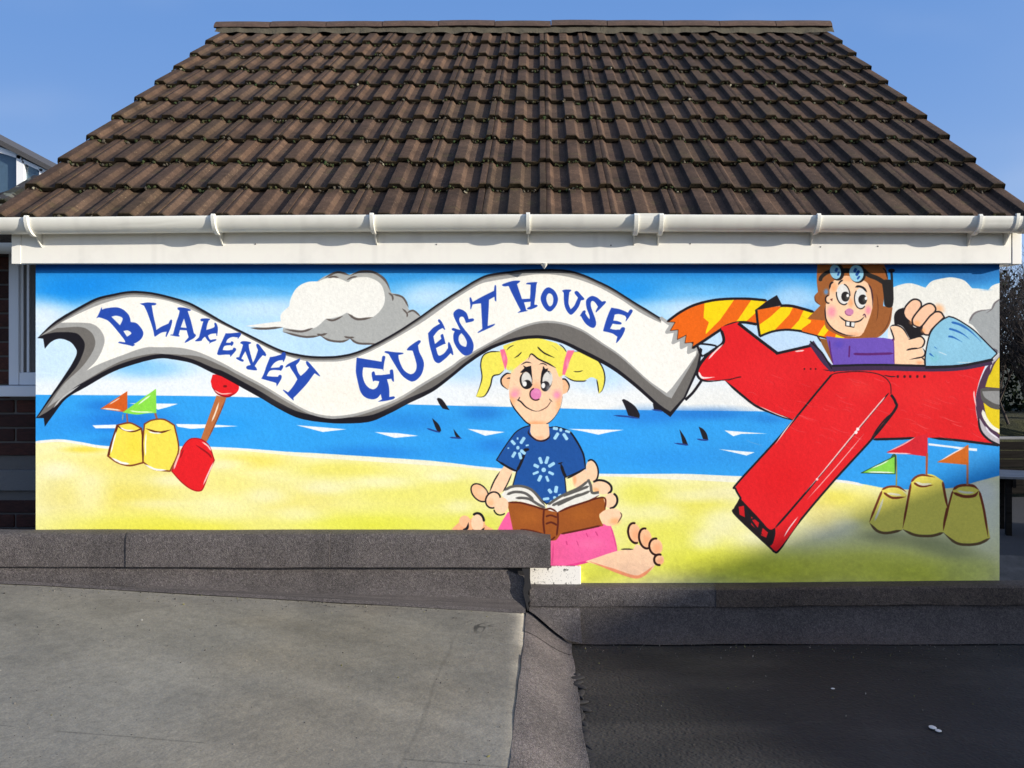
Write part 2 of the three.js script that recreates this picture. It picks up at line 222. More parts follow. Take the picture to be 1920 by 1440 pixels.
  for (const s of ['1052,1022 1095,1066 1150,1078 1232,1062', '1238,1058 1310,1090 1400,1094 1468,1075', '1468,1078 1535,1132 1600,1144 1670,1136 1730,1106']) brush(s, '#6a5334', 5, 0.2, 0.12);
  brush('1130,880 1105,950 1080,1010', '#e9e3bc', 4); brush('1310,790 1350,805 1400,800', '#eee7c0', 4.4); brush('1545,840 1590,850 1640,850', '#e6dfbe', 4); brush('1150,855 1190,860 1230,866', '#eee6c0', 4);
  brush('1200,640 1203,730 1202,815', '#9a8a40', 2.4, 0, 0); brush('1372,640 1372,750', '#a5532e', 3.4, 0, 0); brush('1602,590 1602,810', '#a66a4e', 4, 0, 0);
  poly('1005,740 1195,645 1195,745', '#84cf48', '#2c4a20', 1.6); brush('1170,655 1195,642 1196,745', '#274a20', 3); brush('1040,735 1110,736 1190,738', '#e8efd8', 2.4); brush('1060,715 1120,690 1160,668', '#dceecb', 2.2);
  // the girl: pigtails, head, hair
  const HAIR = '#ecdf58';
  view(860, 620, 6);
  shape('460,230! 360,235 275,280 247,380 262,520 240,620 195,740! 240,752 300,730 360,620 385,512! 460,490 515,440! 500,300', HAIR); brush('470,238 360,238 278,280 248,380 262,520 240,620 195,740', INK, 2, 0.1, 0.3); brush('200,745 290,735 355,625 385,515 460,490 510,445', INK, 2.4, 0.3, 0.3);
  shape('1290,240! 1400,240 1540,310 1620,420 1645,540 1620,660 1575,712! 1560,550! 1490,525 1400,566 1290,560 1190,500! 1230,350', HAIR); brush('1290,240 1400,240 1540,310 1620,420 1645,540 1620,660 1580,705', INK, 2.2, 0.3, 0.3); brush('1190,510 1290,562 1400,568 1440,560', INK, 2.2); brush('1575,700 1566,620 1552,545', INK, 2.2); brush('1290,458 1345,462 1400,448', INK, 1.6);
  shape('800,1060! 1000,1060! 1015,1180 960,1240 860,1235 790,1150', SKIN);
  shape('600,480! 530,485 478,545 488,610 560,665!', '#f3bb8d'); brush('600,490 540,482 480,540 488,610 555,665', INK, 3, 0.25, 0.3); brush('540,540 580,535 590,585', INK, 2.4);
  shape('1130,550! 1200,545 1245,620 1222,690 1160,720!', '#f3bb8d'); brush('1140,552 1200,548 1244,620 1222,695', INK, 3, 0.2, 0.4); brush('1150,600 1180,610', '#f6dcc0', 2);
  const head = '600,420! 575,560 568,720 600,830 680,945 780,1042 880,1072 980,1052 1070,985 1140,865 1170,720 1168,560 1140,440! 1000,340 820,250!';
  shape(head, SKIN);
  within(head, () => { soft(640, 700, 80, 90, '240,150,160', 0.75); soft(1110, 720, 75, 90, '240,150,160', 0.75); soft(870, 650, 90, 110, '246,160,110', 0.55); soft(600, 780, 60, 120, '246,160,100', 0.6); soft(860, 1050, 220, 50, '244,150,90', 0.7); soft(1130, 840, 60, 160, '246,160,100', 0.55); soft(620, 720, 60, 50, '238,140,190', 0.6); soft(1105, 725, 50, 50, '238,140,190', 0.7); });
  brush('575,770 610,850 690,955 780,1045 880,1074 980,1054 1070,985 1145,860 1170,740', INK, 2.4, 0.12, 0.6);
  shape('500,170! 540,440! 610,440 700,370 765,320 818,262! 900,320 1000,368 1080,410 1130,520! 1180,500! 1215,230! 1100,140! 900,80! 700,95!', HAIR); soft(590, 440, 50, 50, '205,225,120', 0.6);
  brush('785,325 818,262 900,320 1010,372 1095,420', INK, 2.8, 0.3, 0.2); brush('885,180 960,250 1080,305', INK, 2.6, 0.15, 0.3); brush('620,310 670,280 710,238', INK, 2, 0.4, 0.2); brush('540,220 575,185 625,162', INK, 1.4); brush('1040,160 1080,190 1120,230', '#b9b25c', 1.4);
  shape('465,215! 515,205! 550,330 525,445! 490,330', '#ee6e8e'); soft(510, 300, 22, 60, '250,150,170', 0.8); shape('1225,220! 1305,222! 1250,340 1195,500! 1165,490! 1185,350', '#ee6e8e'); soft(1225, 380, 22, 80, '250,160,180', 0.7);
  brush('1130,150 1180,190 1215,245', INK, 1.8);
  brush('700,385 760,355 820,365', INK, 2, 0.3, 0.3); brush('900,380 950,370 1000,395', INK, 1.8, 0.4, 0.3);
  oval(760, 560, 68, 92, -0.1, '#26211f'); oval(765, 558, 58, 92, -0.1, '#d9d5cc'); shape('690,470! 740,420! 722,390! 760,408! 790,400! 815,395! 830,560! 800,490 760,462 720,475', INK); oval(768, 602, 52, 48, -0.3, '#1d1a1b'); oval(742, 598, 24, 30, 0, '#eceae4'); arc(762, 560, 70, 92, -0.1, 0.6, 4.2, INK, 2);
  oval(988, 560, 66, 112, 0.15, '#26211f'); oval(1000, 550, 56, 92, 0.15, '#d9d5cc'); shape('920,590! 930,480 945,430! 950,398! 975,430! 1008,425! 1000,455 1040,500! 1000,455 950,490', INK); oval(975, 625, 50, 58, 0.2, '#2a282c'); oval(952, 618, 22, 30, 0.1, '#eceae4'); soft(1010, 650, 40, 60, '190,190,190', 0.5);
  oval(868, 712, 62, 66, 0, '#dd7fae'); arc(868, 714, 66, 68, 0, 1.0, 4.3, '#3a1a20', 2.4); soft(885, 690, 40, 40, '236,150,190', 0.6);
  brush('655,775 700,800 760,860 860,905 950,890', INK, 2.6, 0.1, 0.6); brush('900,908 990,860 1040,790', '#4c2c28', 1.4, 0.2, 0.2); brush('665,790 690,745', INK, 1.6); brush('1015,765 1055,800', INK, 1.2);
  // shirt, arms, trousers, book
  view(820, 780, 4);
  shape('500,375! 570,402! 530,500 485,570! 440,590 385,575! 430,470', SKIN); brush('470,415 425,490 392,570', INK, 2.6); brush('560,430 525,510 490,570', INK, 2.2);
  shape('1005,445! 1110,395! 1140,480! 1060,540! 1030,530!', SKIN); soft(1030, 480, 20, 50, '246,160,100', 0.8);
  shape('530,720! 480,800 430,900! 430,960! 845,1140! 960,1130 1160,1085 1350,1020! 1325,910 1300,815!', '#ee5f98');
  brush('855,1125 960,1128 1160,1082 1350,1018', '#dd3f84', 4.5, 0.05, 0.05); brush('1300,825 1325,910 1350,1015', '#dd4a88', 3); brush('870,960 866,1050 858,1120', '#e04a88', 3); for (const s of ['965,935 975,970', '1045,935 1060,975', '1115,875 1130,910', '1185,865 1205,900']) brush(s, '#c93a76', 2); soft(1150, 960, 160, 60, '246,120,165', 0.5);
  shape('700,70! 640,88 580,130 500,240 443,330! 520,378 597,412! 603,385! 565,525! 640,540 720,580 820,660! 900,620 968,585! 960,500 955,460! 1010,440 1112,392! 1090,280 1030,170 980,110 900,82 850,85!', '#1c4f95', INK, 2);
  shape('700,60! 835,60! 838,150 790,178 740,172 700,130', SKIN); brush('690,95 685,130 740,178 795,186 838,160 845,130', '#2a1316', 3);
  soft(770, 165, 50, 24, '246,170,120', 0.6);
  brush('665,240 640,320 600,410', INK, 5, 0.15, 0.1); brush('645,255 690,250', INK, 5); brush('925,355 945,420 968,465', INK, 5.6); brush('450,335 520,378 600,420', INK, 4); brush('970,468 1010,450 1112,395', INK, 3); brush('905,360 940,348', INK, 2.4); brush('880,85 980,110 1035,170 1095,285 1115,390', INK, 3);
  const petal = (x, y, list) => { for (const [a, r0, r1, w] of list) brush(`${x + Math.cos(a) * r0},${y + Math.sin(a) * r0} ${x + Math.cos(a) * (r0 + r1) / 2},${y + Math.sin(a) * (r0 + r1) / 2} ${x + Math.cos(a) * r1},${y + Math.sin(a) * r1}`, '#a2d2e8', w, 0.12, 0.12); };
  petal(798, 402, [[-1.9, 45, 100, 6], [-1.25, 45, 105, 6], [-0.55, 40, 98, 6], [0.45, 38, 85, 5], [1.2, 50, 98, 5], [2.0, 45, 98, 6], [2.75, 40, 90, 4.5], [3.6, 40, 85, 6]]); oval(798, 404, 17, 17, 0, '#a2d2e8');
  petal(604, 238, [[-2.3, 30, 75, 5.5], [-1.0, 35, 95, 6], [-0.25, 60, 85, 3], [0.7, 25, 75, 6], [1.3, 35, 90, 5.5], [2.1, 35, 85, 5.5], [-1.6, 60, 78, 3], [3.1, 65, 78, 2.4]]); oval(604, 238, 12, 14, 0, '#a2d2e8');
  petal(925, 100, [[2.15, 30, 90, 6], [1.0, 35, 95, 6], [3.3, 20, 60, 5.5], [0.3, 35, 75, 4.5]]); oval(926, 104, 11, 14, 0, '#a2d2e8');
  petal(880, 612, [[-1.4, 35, 90, 6.5], [-2.2, 40, 80, 6], [3.0, 40, 90, 5], [2.3, 30, 60, 4], [-0.4, 30, 55, 5]]); oval(880, 612, 12, 11, 0, '#a2d2e8');
  // hands behind and round the book
  oval(1160, 410, 44, 82, -0.15, SKIN); arc(1160, 410, 46, 82, -0.15, -1.9, 1.2, INK, 3); oval(1235, 535, 76, 50, 0.25, SKIN); soft(1190, 555, 40, 30, '246,160,100', 0.7); arc(1232, 535, 77, 52, 0.25, 3.7, 6.9, INK, 4);
  oval(1300, 635, 50, 58, 0.3, SKIN); arc(1298, 635, 52, 58, 0.3, -1.3, 1.2, INK, 4);
  shape('523,645! 620,645 720,670 800,695! 900,722! 1060,660 1245,610! 1262,700 1215,745 1245,825! 1100,852 925,885! 885,932 820,925 800,890! 700,866 570,868!', '#9a5220');
  soft(680, 760, 150, 90, '178,100,36', 0.5); soft(1080, 740, 150, 80, '176,98,34', 0.5);
  shape('478,590! 540,533 620,525 720,570 818,690! 700,662 600,638 530,645!', '#e6e2d6'); for (const s of ['500,560 560,530 640,528 720,565 810,675', '520,590 580,570 660,580 725,630', '585,615 680,620 760,665 810,690']) brush(s, '#5b5854', 5, 0.1, 0.1);
  shape('820,670! 950,590 1060,540 1140,470! 1162,575! 1210,570! 1218,598! 1060,655 900,722! 830,705', '#e6e2d6'); for (const s of ['830,665 930,600 1060,540 1140,478', '860,672 960,628 1080,590 1150,560', '940,600 1050,560 1140,525', '900,668 960,640 1080,580']) brush(s, '#5b5854', 5, 0.05, 0.15); brush('1130,475 1150,520 1162,575 1212,572', '#5b5854', 5, 0, 0); brush('1215,592 1140,635 1000,680 905,718', '#5e2a20', 3.4);
  for (const [s, w] of [['800,700 795,790 805,890', 3.6], ['902,722 905,800 895,900', 3.6], ['530,648 620,650 720,675 800,700 850,695 900,722', 3.4], ['905,722 1060,662 1246,612 1256,700', 3], ['620,852 700,860 800,888', 3.4], ['925,885 1100,850 1225,822', 3.4], ['812,755 850,745 900,762', 3.4], ['812,810 855,798 900,820', 3.6], ['820,900 850,928 885,905', 3]]) brush(s, '#5a2214', w, 0.08, 0.1);
  shape('1215,735! 1260,705 1340,695 1380,735 1350,800 1290,825 1240,800', SKIN); soft(1330, 790, 60, 40, '246,165,105', 0.8); brush('1370,720 1382,750 1350,805', '#5a4038', 2);
  oval(318, 575, 52, 78, -0.75, '#f3bb8d', INK, 2.6); soft(340, 570, 50, 40, '246,205,165', 0.8); oval(418, 630, 54, 62, 0.5, SKIN, INK, 3); oval(480, 672, 52, 62, 0.35, SKIN); arc(478, 680, 54, 64, 0.35, 0.7, 2.4, INK, 2.6); soft(400, 650, 40, 40, '246,165,105', 0.5);
  // feet
  shape('105,905! 110,850 160,800 210,750 240,780! 300,740 350,780 365,820 440,860! 440,920!', '#f0ab7c'); oval(205, 790, 42, 44, 0, '#f3b68a'); oval(300, 800, 46, 66, 0, SKIN); arc(300, 795, 50, 66, 0, 4.2, 6.1, INK, 4.5); shape('262,850! 310,862 355,835! 340,880 305,892 275,880', INK); shape('190,850! 215,835 235,795! 235,840 210,862', INK);
  shape('1110,1090! 1230,1050 1350,1012 1470,1000! 1490,960! 1560,985 1640,1060 1625,1130 1560,1190 1480,1215 1300,1150', SKIN); brush('1140,1090 1300,1148 1470,1205 1545,1190 1620,1125', '#ee9468', 6, 0.3, 0.2); brush('1375,1000 1420,998 1470,1000', INK, 2.4);
  for (const [x, y, rx, ry, a] of [[1480, 878, 46, 74, -0.2], [1562, 918, 46, 74, -0.2], [1640, 980, 48, 60, -0.2], [1664, 1078, 36, 38, 0]]) { oval(x, y, rx, ry, a, '#f5bd90'); soft(x + 10, y + 14, rx, ry, '240,150,100', 0.5); arc(x, y, rx + 2, ry + 2, a, 1.5, 5.0, '#2a1210', 4); }
  // the ribbon
  view(0, 0);
  const TOP = '70,634! 100,605 140,580 180,559 212,551 240,546 265,546 300,551 350,565 380,580 425,606 475,631 525,655 560,664 595,668 640,666 680,655 735,627 782,597 820,570 865,541 895,523 917,514 952,509 990,505 1052,505 1090,513 1127,529 1152,542 1190,566 1215,581 1257,607!';
  shape(TOP + ' 1317,655! 1311,690! 1285,747! 1257,782! 1235,765 1190,725 1145,691 1090,662 1052,643 1015,635 977,637 940,647 910,661 877,683 845,709 810,735 765,757 727,777 692,791 645,794 605,792 560,784 520,765 490,747 465,733 420,708 400,700 362,682 325,674 300,672 262,680 212,697 162,725 125,747 100,778 84,800! 82,784! 67,784! 95,742 117,710 135,682 144,662 140,650 130,640 112,635 96,641 84,654! 81,635!', INK);
  shape('73,632! 102,609 142,584 182,563 213,555 240,550 265,550 300,555 350,569 380,585 425,610 475,635 525,659 560,668 595,672 640,670 680,659 735,631 782,601 820,574 865,545 895,527 917,518 952,513 990,509 1052,509 1090,517 1127,533 1152,546 1190,570 1215,585 1255,609! 1313,657! 1306,690! 1282,745! 1257,772! 1235,757 1190,717 1145,683 1090,654 1052,637 1015,629 977,631 940,641 910,654 877,676 845,702 810,727 765,747 727,766 692,779 645,783 605,781 560,772 520,753 490,735 465,721 420,697 400,690 362,674 325,666 300,664 262,671 212,688 162,714 125,735 98,765 70,783! 95,748 120,716 143,688 155,664 159,646 153,633 140,624 107,623 84,627!', '#6b6762');
  shape('76,630! 104,611 142,587 182,566 213,558 240,553 265,553 300,558 350,572 380,588 425,613 475,638 525,662 560,671 595,675 640,673 680,662 735,634 782,604 820,577 865,548 895,530 917,521 952,516 990,512 1052,512 1090,520 1127,536 1152,549 1190,573 1215,588 1252,611! 1310,658! 1303,672! 1259,747! 1250,743! 1215,716 1165,671 1127,645 1090,621 1052,608 1015,606 977,616 940,634 902,655 865,677 845,692 795,722 745,752 695,772 657,782 620,785 582,777 545,758 495,728 445,702 420,688 375,669 337,665 312,664 287,663 250,670 212,684 150,720 120,742 88,765! 118,722 150,692 166,672 177,652 178,637 170,622 150,613 107,615!', '#a09f9b');
  shape('114,605! 150,587 190,570 225,560 250,557 287,559 325,567 362,582 400,600 445,622 480,641 520,661 570,676 605,678 645,676 690,661 745,632 795,602 845,566 860,556 897,534 922,527 965,520 1015,514 1065,519 1115,535 1165,562 1202,587 1248,610! 1240,640! 1305,665! 1290,687 1260,727! 1250,737! 1215,712 1165,667 1127,641 1090,617 1052,604 1015,602 977,612 940,630 902,651 865,672 845,687 795,717 745,747 695,767 657,777 620,780 582,772 545,753 495,723 445,696 420,682 375,661 337,652 300,651 270,652 232,665 190,681 162,695! 180,677 192,655 196,635 187,617 172,607 150,605', WHITE);
  brush('100,765 118,745 150,722', '#b9b8b4', 3); soft(640, 740, 160, 40, '240,232,214', 0.5); soft(300, 610, 120, 40, '240,236,226', 0.4);
  // lettering
  const LET = (s, ...holes) => { shape(s, BLUE); for (const h of holes) shape(h, '#e4e4de'); };
  view(170, 550, 8);
  LET('85,375! 120,310 165,205! 172,245! 230,225 380,210 480,240 560,310 590,370 600,430! 690,450 770,540 790,610 760,680 700,730 640,760! 665,770 630,795! 560,775 480,760 415,740 430,725! 520,735! 500,690 430,600 340,490 260,410 180,375 120,360!', '310,350! 380,335 450,350 480,375 470,420 440,480! 370,410', '490,565! 550,555 600,580 605,610 545,650!');
  LET('735,155! 820,140 900,138 970,145 985,160 960,178 915,180! 945,350 975,480 985,550! 1060,500 1165,455! 1195,400 1220,400 1220,440 1195,530 1135,655! 1125,640 1140,575! 1060,590 965,650! 955,640 940,560 900,430 850,290 800,185!');
  LET('1305,215! 1340,210 1430,220 1500,245 1490,262 1455,265! 1500,400 1530,520 1550,600! 1580,630 1550,670 1480,710 1415,742 1420,715! 1470,660! 1455,610 1440,555! 1340,550! 1320,620! 1335,640 1310,648 1200,630 1205,618 1235,618! 1280,450 1320,330 1335,260! 1305,240', '1400,375! 1440,520! 1350,510!');
  LET('1645,400! 1660,380 1720,375 1785,380 1790,395 1770,410! 1745,480 1735,550! 1850,510 1855,450 1880,445 1905,500 1908,560 1895,640! 1885,635 1885,600! 1800,610 1760,635! 1780,680 1800,700! 1850,690 1885,690 1875,710 1800,740 1775,760! 1785,730! 1755,705 1715,650! 1680,680 1665,710! 1600,720 1560,715! 1625,660! 1650,560 1690,420! 1660,420');
  view(380, 600, 8);
  LET('345,200! 400,200 510,190 570,195 570,230 525,290! 525,260! 440,255 375,290 350,340! 420,340! 430,320 460,330 460,360 435,390 420,375! 330,390 300,450! 380,455 450,445! 465,415 500,430 490,470 415,555! 410,520! 320,520 240,525 215,510! 240,430 290,320');
  LET('560,345! 590,320 660,320 720,335 725,350 690,365! 700,440 740,590 755,640! 790,570 830,450! 805,390 810,360 840,365 900,440 950,510 945,545! 900,530! 840,600 780,690! 805,720 808,755 700,745 660,730 655,700 690,680 720,675! 690,600 640,470! 600,540 580,580! 615,600 605,625 560,612 505,580 510,562 545,560! 580,460 605,370!');
  LET('1010,555! 1080,545 1180,515! 1200,485 1240,490 1245,560 1210,635! 1200,600! 1120,615 1060,660 1020,720! 1150,710! 1170,680 1205,680 1205,715 1175,760 1160,755! 1060,750 1000,770 960,840! 1060,850 1130,850! 1145,825 1180,830 1180,880 1110,1000! 1105,945! 1040,925 880,880! 920,800 960,680');
  LET('1240,700! 1280,660 1380,610 1465,570! 1450,620 1400,680! 1430,780 1470,840! 1540,780 1595,715! 1560,670 1550,625 1580,625 1650,700 1750,820 1755,845 1680,800! 1640,850 1560,960 1450,1080 1360,1170! 1365,1205 1330,1180 1210,1060 1220,1050 1280,1085! 1330,1030 1380,960 1420,890! 1390,830 1330,740 1305,690! 1250,712');
  view(650, 590, 8);
  LET('150,645! 250,660 430,690 525,705! 535,630 565,620 580,640 560,740 550,850! 540,820! 420,805 250,790! 240,850 240,920 270,1020 330,1095 400,1120 460,1080 490,1000! 425,990 395,1005! 375,900 385,860 415,855 430,905! 520,905 650,890! 650,835 690,825 705,900 710,1005! 690,1000 670,960! 605,970! 630,1060 640,1150 640,1235! 700,1225 725,1240 700,1265 600,1290 480,1305 475,1300! 530,1270! 510,1190! 460,1250 380,1270 280,1240 210,1160 170,1020 140,870 140,780');
  LET('565,565! 590,545 700,560 840,572 840,590 775,605! 790,690 850,820 920,880 980,890 1030,850 1050,770 1030,670 990,540! 910,535! 905,520 950,470 1060,395 1100,385 1110,410 1070,460! 1090,560 1140,660 1160,750 1130,880 1070,960 1000,1000 940,990 850,930 780,840 700,710 630,590!');
  LET('1220,280! 1300,195 1400,135! 1370,95 1380,70 1410,85 1450,150 1478,220 1465,225! 1440,200! 1370,240 1300,325! 1325,440! 1420,360! 1410,310 1440,290 1455,320 1485,440! 1460,440! 1340,500! 1370,600 1410,610 1470,570 1520,500! 1520,430 1540,415 1580,500 1600,590 1590,610! 1560,575! 1490,650 1400,720 1350,720 1310,680 1280,590 1240,440');
  view(760, 530, 8);
  LET('695,690! 720,680 770,695 825,710! 770,600 725,500 730,440 790,395 860,410 920,460 950,545! 1010,535 1030,555 1010,580 910,605! 890,550 870,515 835,510 810,540 820,600 880,690 960,790 1010,880 1025,960 1000,1050 930,1090 870,1080 790,1000 730,890 720,790 740,730! 700,710', '840,755! 880,800 920,880 915,950 890,960 830,930 800,870 805,800');
  LET('965,225! 985,225 1010,290! 1150,210 1330,120! 1340,45 1360,45 1365,130 1365,280! 1345,270 1335,210! 1255,255! 1250,400 1235,650! 1330,620 1340,630 1290,665 1100,750 1090,740! 1155,690! 1145,500 1135,310! 1010,325! 985,400! 975,390 975,330 965,260');
  view(960, 500, 8);
  LET('-155,275! -120,255 0,215 110,210 115,230 75,260! 110,370 150,485! 270,480! 275,400 280,270! 215,262 240,240 370,232 375,245 365,280! 355,400 335,570! 380,575 375,600 300,635 235,640 230,620 275,595! 280,525! 180,535! 200,600 215,655! 240,660 160,680 80,695! 130,655! 80,560 0,400 -50,290! -120,295');
  LET('550,310 620,345 670,410 690,490 670,570 620,640 580,670 530,660 480,610 440,530 430,460 460,380 500,330', '555,400 600,420 620,480 610,560 570,595 535,560 515,490 525,430');
  LET('750,360! 790,345 870,345 888,358 860,385! 850,480 850,560 880,640! 930,590 960,530 990,465! 940,400 950,370 985,370 1040,430 1085,480 1070,500 1035,505! 1000,600 940,680 890,720 850,700 800,620 780,520 775,390!');
  LET('1015,745! 1060,670 1090,655 1105,670 1100,700! 1130,750 1165,790! 1160,730 1120,620 1110,520 1140,470 1200,440 1270,460 1350,525! 1385,515 1410,525 1390,560 1270,680 1255,665! 1290,600! 1250,540 1215,515 1185,530 1185,600 1220,700 1255,800 1260,870 1230,915 1180,910 1110,860 1060,790 1035,740!');
  LET('1490,615! 1520,620 1620,640 1740,690! 1770,645 1805,650 1800,690 1710,820 1715,770! 1690,735 1600,710 1540,720! 1520,810! 1580,815 1640,840 1635,865 1580,865 1510,855! 1470,930! 1540,945 1620,945! 1650,910 1690,915 1690,960 1640,1060 1565,1145 1580,1050! 1500,1000 1365,965! 1400,840 1450,700');
  // the scarf, torn from the ribbon
  view(1240, 480, 6);
  poly('0,700 60,742 110,780 60,860 165,845 130,985 220,940 220,1035 310,990 300,1095 400,1050 385,1120 250,1280 -60,1280', WHITE); poly('70,745 110,785 75,850 160,850 140,980 220,935 225,1030 310,985 310,1080 420,1035 345,985 155,745', '#a09f9b'); line('0,700! 110,778! 60,858! 165,842! 132,975! 225,930! 225,1030! 315,985! 305,1085! 415,1035!', '#a6a5a1', 6);
  brush('395,985 440,1100 470,1130', INK, 4, 0, 0); line('430,985 620,1020 480,1120', INK, 3.6);
  const scarfL = '65,740! 200,640 350,560 520,510 700,487 950,482 1190,505! 1070,610! 1080,772! 900,745 750,780 650,840 500,940 345,1040! 360,970! 265,980! 280,890! 180,940! 190,830! 100,840! 155,745!', scarfR = '1062,612! 1200,580 1380,562 1550,585 1720,632! 1950,760! 1950,930! 1840,900 1700,870 1550,842 1400,830 1250,850 1110,900!';
  shape(scarfL, '#e7640f'); within(scarfL, () => { poly('485,520 820,490 800,520 660,720 500,880 500,850 535,745 475,695', '#f2d00c'); poly('1020,480 1190,490 1060,640 960,730 840,745 900,660', '#f2d00c'); });
  shape(scarfR, '#e7640f'); within(scarfR, () => { poly('1350,570 1480,580 1440,660 1260,850 1110,910 1105,770 1220,690', '#f2d00c'); poly('1600,610 1720,630 1650,720 1680,770 1590,850 1430,850 1550,720', '#f2d00c'); poly('1830,745 1900,820 1850,900 1765,890 1800,800', '#f2d00c'); });
  brush('65,740 200,640 350,560 520,510 700,485 950,480 1190,500', INK, 4.6, 0.02, 0.02); brush('345,1040 500,940 650,840 750,780 900,745 1080,770', INK, 5, 0.02, 0.02); line('65,740! 155,745! 100,840! 190,830! 180,940! 280,890! 265,980! 360,970! 345,1040!', '#4a2a18', 1.2);
  poly('1050,612 1190,505 1300,440 1362,555 1200,585', INK); brush('1340,560 1450,560 1580,590 1730,635', INK, 5, 0, 0.1); brush('1068,610 1085,760 1108,905', INK, 4.5, 0, 0); brush('1105,905 1250,850 1400,830 1550,842 1700,870 1840,900 1930,915', INK, 4, 0, 0);
  // the aeroplane
  view(0, 0);
  const body = '1352,613! 1385,603! 1457,662! 1490,655 1522,648! 1545,675 1562,690! 1640,690 1740,690 1800,688 1850,679! 1836,715 1829,750 1831,778 1839,807 1853,822 1872,833! 1800,826 1746,821 1700,822 1637,822! 1560,812 1487,788 1423,763 1390,738 1360,714! 1340,713 1317,712 1308,700 1313,683 1330,662 1355,642!';
  shape(body, RED); within(body, () => { for (const [x, y, rx, ry, c, a] of [[1440, 700, 100, 60, '226,34,40', 0.6], [1520, 740, 60, 50, '206,20,26', 0.5], [1730, 740, 90, 50, '226,40,40', 0.6], [1790, 790, 60, 40, '214,26,28', 0.6], [1700, 800, 60, 30, '220,36,34', 0.5]]) soft(x, y, rx, ry, c, a); });
  brush('1352,618 1356,642 1330,662 1312,684 1307,700 1317,713 1345,714 1390,707', INK, 5.5, 0.03, 0.4); brush('1360,714 1390,740 1425,765 1490,789', INK, 4.4, 0.2, 0.1); brush('1637,824 1700,822 1715,820', INK, 4.6, 0.05, 0.4); brush('1744,821 1800,826 1872,835', INK, 4.6, 0.2, 0); brush('1384,606 1420,634 1457,662', INK, 5.5, 0, 0); brush('1455,663 1490,655 1525,647', INK, 5, 0, 0.1);
  brush('1356,645 1340,660 1328,674', '#f4d8d2', 3); brush('1310,697 1317,708 1340,707', '#f6e4de', 4, 0.2, 0.5); brush('1490,659 1500,658 1508,657', '#f3d4cc', 2.6);
  brush('1315,714 1300,735 1285,750', INK, 5, 0, 0);
  view(1280, 640, 3);
  // wing
  shape('840,185! 900,173 1000,170 1110,188 1165,235 1172,300! 1196,340 1194,385! 1080,532 850,785 650,1022 545,1172 515,1182 488,1156! 300,978 294,940 330,888! 298,830 312,795! 560,520 760,280', RED);
  within('840,185! 900,173 1000,170 1110,188 1165,235 1172,300! 520,1050! 330,888! 298,830 312,795! 560,520 760,280', () => { soft(900, 420, 220, 260, '226,36,40', 0.5); soft(560, 780, 220, 200, '216,18,24', 0.5); soft(1000, 260, 140, 90, '230,50,46', 0.5); });
  for (const [s, w] of [['840,185 760,280 560,520 310,795 298,830 330,888', 3.6], ['830,195 870,178 1000,170 1110,188 1165,235 1172,300', 1.6], ['1160,290 1000,480 760,770 520,1048', 2.4], ['1172,300 1196,340 1194,385 1080,532', 5], ['1196,380 1080,532 850,785 650,1022 545,1172 515,1182 488,1156 300,978 294,940 330,888', 3.8]]) brush(s, INK, w, 0.03, 0.03);
  shape('320,880! 420,985 485,1055 520,1050! 490,1158! 300,978 296,935', '#1a1014'); for (const s of ['315,930! 345,925! 350,990! 320,975!', '385,985! 430,1020! 420,1060! 385,1030!', '450,1050! 480,1075! 470,1105! 440,1090!']) shape(s, '#c3171d'); brush('340,900 380,1000 450,1090', INK, 4); brush('480,1060 420,1000 360,1010', INK, 3);
  shape('525,1050! 650,905! 660,1000 545,1165 512,1172 500,1140', RED); brush('525,1050 640,915 760,775', INK, 2.6); brush('520,1050 508,1110 495,1150', INK, 5);
  brush('1140,310 980,500 800,720 690,850', '#f3c3bc', 2.4, 0.05, 0.4); brush('1020,520 860,710 700,890', '#ecb0aa', 1.6); brush('640,420 570,510 520,580', '#f4d6d0', 2, 0.4, 0.4); brush('650,985 600,1050 570,1100', '#f6ded8', 2); oval(985, 494, 9, 9, 0, '#f6e6e0'); oval(975, 512, 9, 9, 0, '#f6e6e0'); oval(756, 776, 7, 7, 0, '#f0c8c0'); brush('430,365 520,405 600,435', '#f2c8c0', 1.6);
  brush('1060,545 1120,460 1180,400', INK, 3); for (const x of [685, 720, 748]) oval(x, 155, 5, 6, 0, '#5c1016'); for (const x of [1210, 1248, 1280, 1320, 1360]) oval(x, 198, 7, 8, 0, '#48101a'); brush('790,160 830,165 870,168', INK, 1.6); brush('1130,190 1170,198 1200,198', INK, 2); brush('240,225 300,205 330,198', '#4a1014', 1.8);
  view(0, 0); { const q = rng(404); for (let i = 0; i < 70; i++) { const x = 1380 + q() * 440, y = 700 + q() * 130, l = 8 + q() * 34, c = q() * 10 - 5; g2.globalAlpha = 0.10 + 0.12 * q(); brush(`${x},${y} ${x + l / 2},${y + c + l * 0.2} ${x + l},${y + l * 0.35}`, '#ffc8be', 0.9); } g2.globalAlpha = 1; }
  view(1280, 640, 3);
  // red and orange flags over the fuselage
  poly('1145,625 1315,535 1378,520 1378,648 1290,637', '#d0202c'); brush('1160,618 1240,580 1310,538', '#e8b8b8', 2); brush('1150,628 1210,630 1290,632', '#efc4c4', 2.2); brush('1376,630 1372,740', '#a5532e', 3.4, 0, 0); poly('1430,680 1608,580 1608,695', '#c8641c'); brush('1450,672 1530,625 1590,595', '#ecd8cc', 2.2);
  // propeller boss
  view(1700, 660, 7.2);
  shape('1150,135! 1060,240 975,440 930,650 948,850 1000,1055 1120,1185 1280,1270! 1290,10! 1230,60', '#4a3048'); shape('1300,10! 1200,140 1110,320 1060,472! 1300,492!', '#ddc21c'); brush('1275,15 1180,120 1130,260', '#b9b6b6', 5, 0.1, 0.2); brush('1200,120 1160,190 1120,310', '#4a3048', 3);
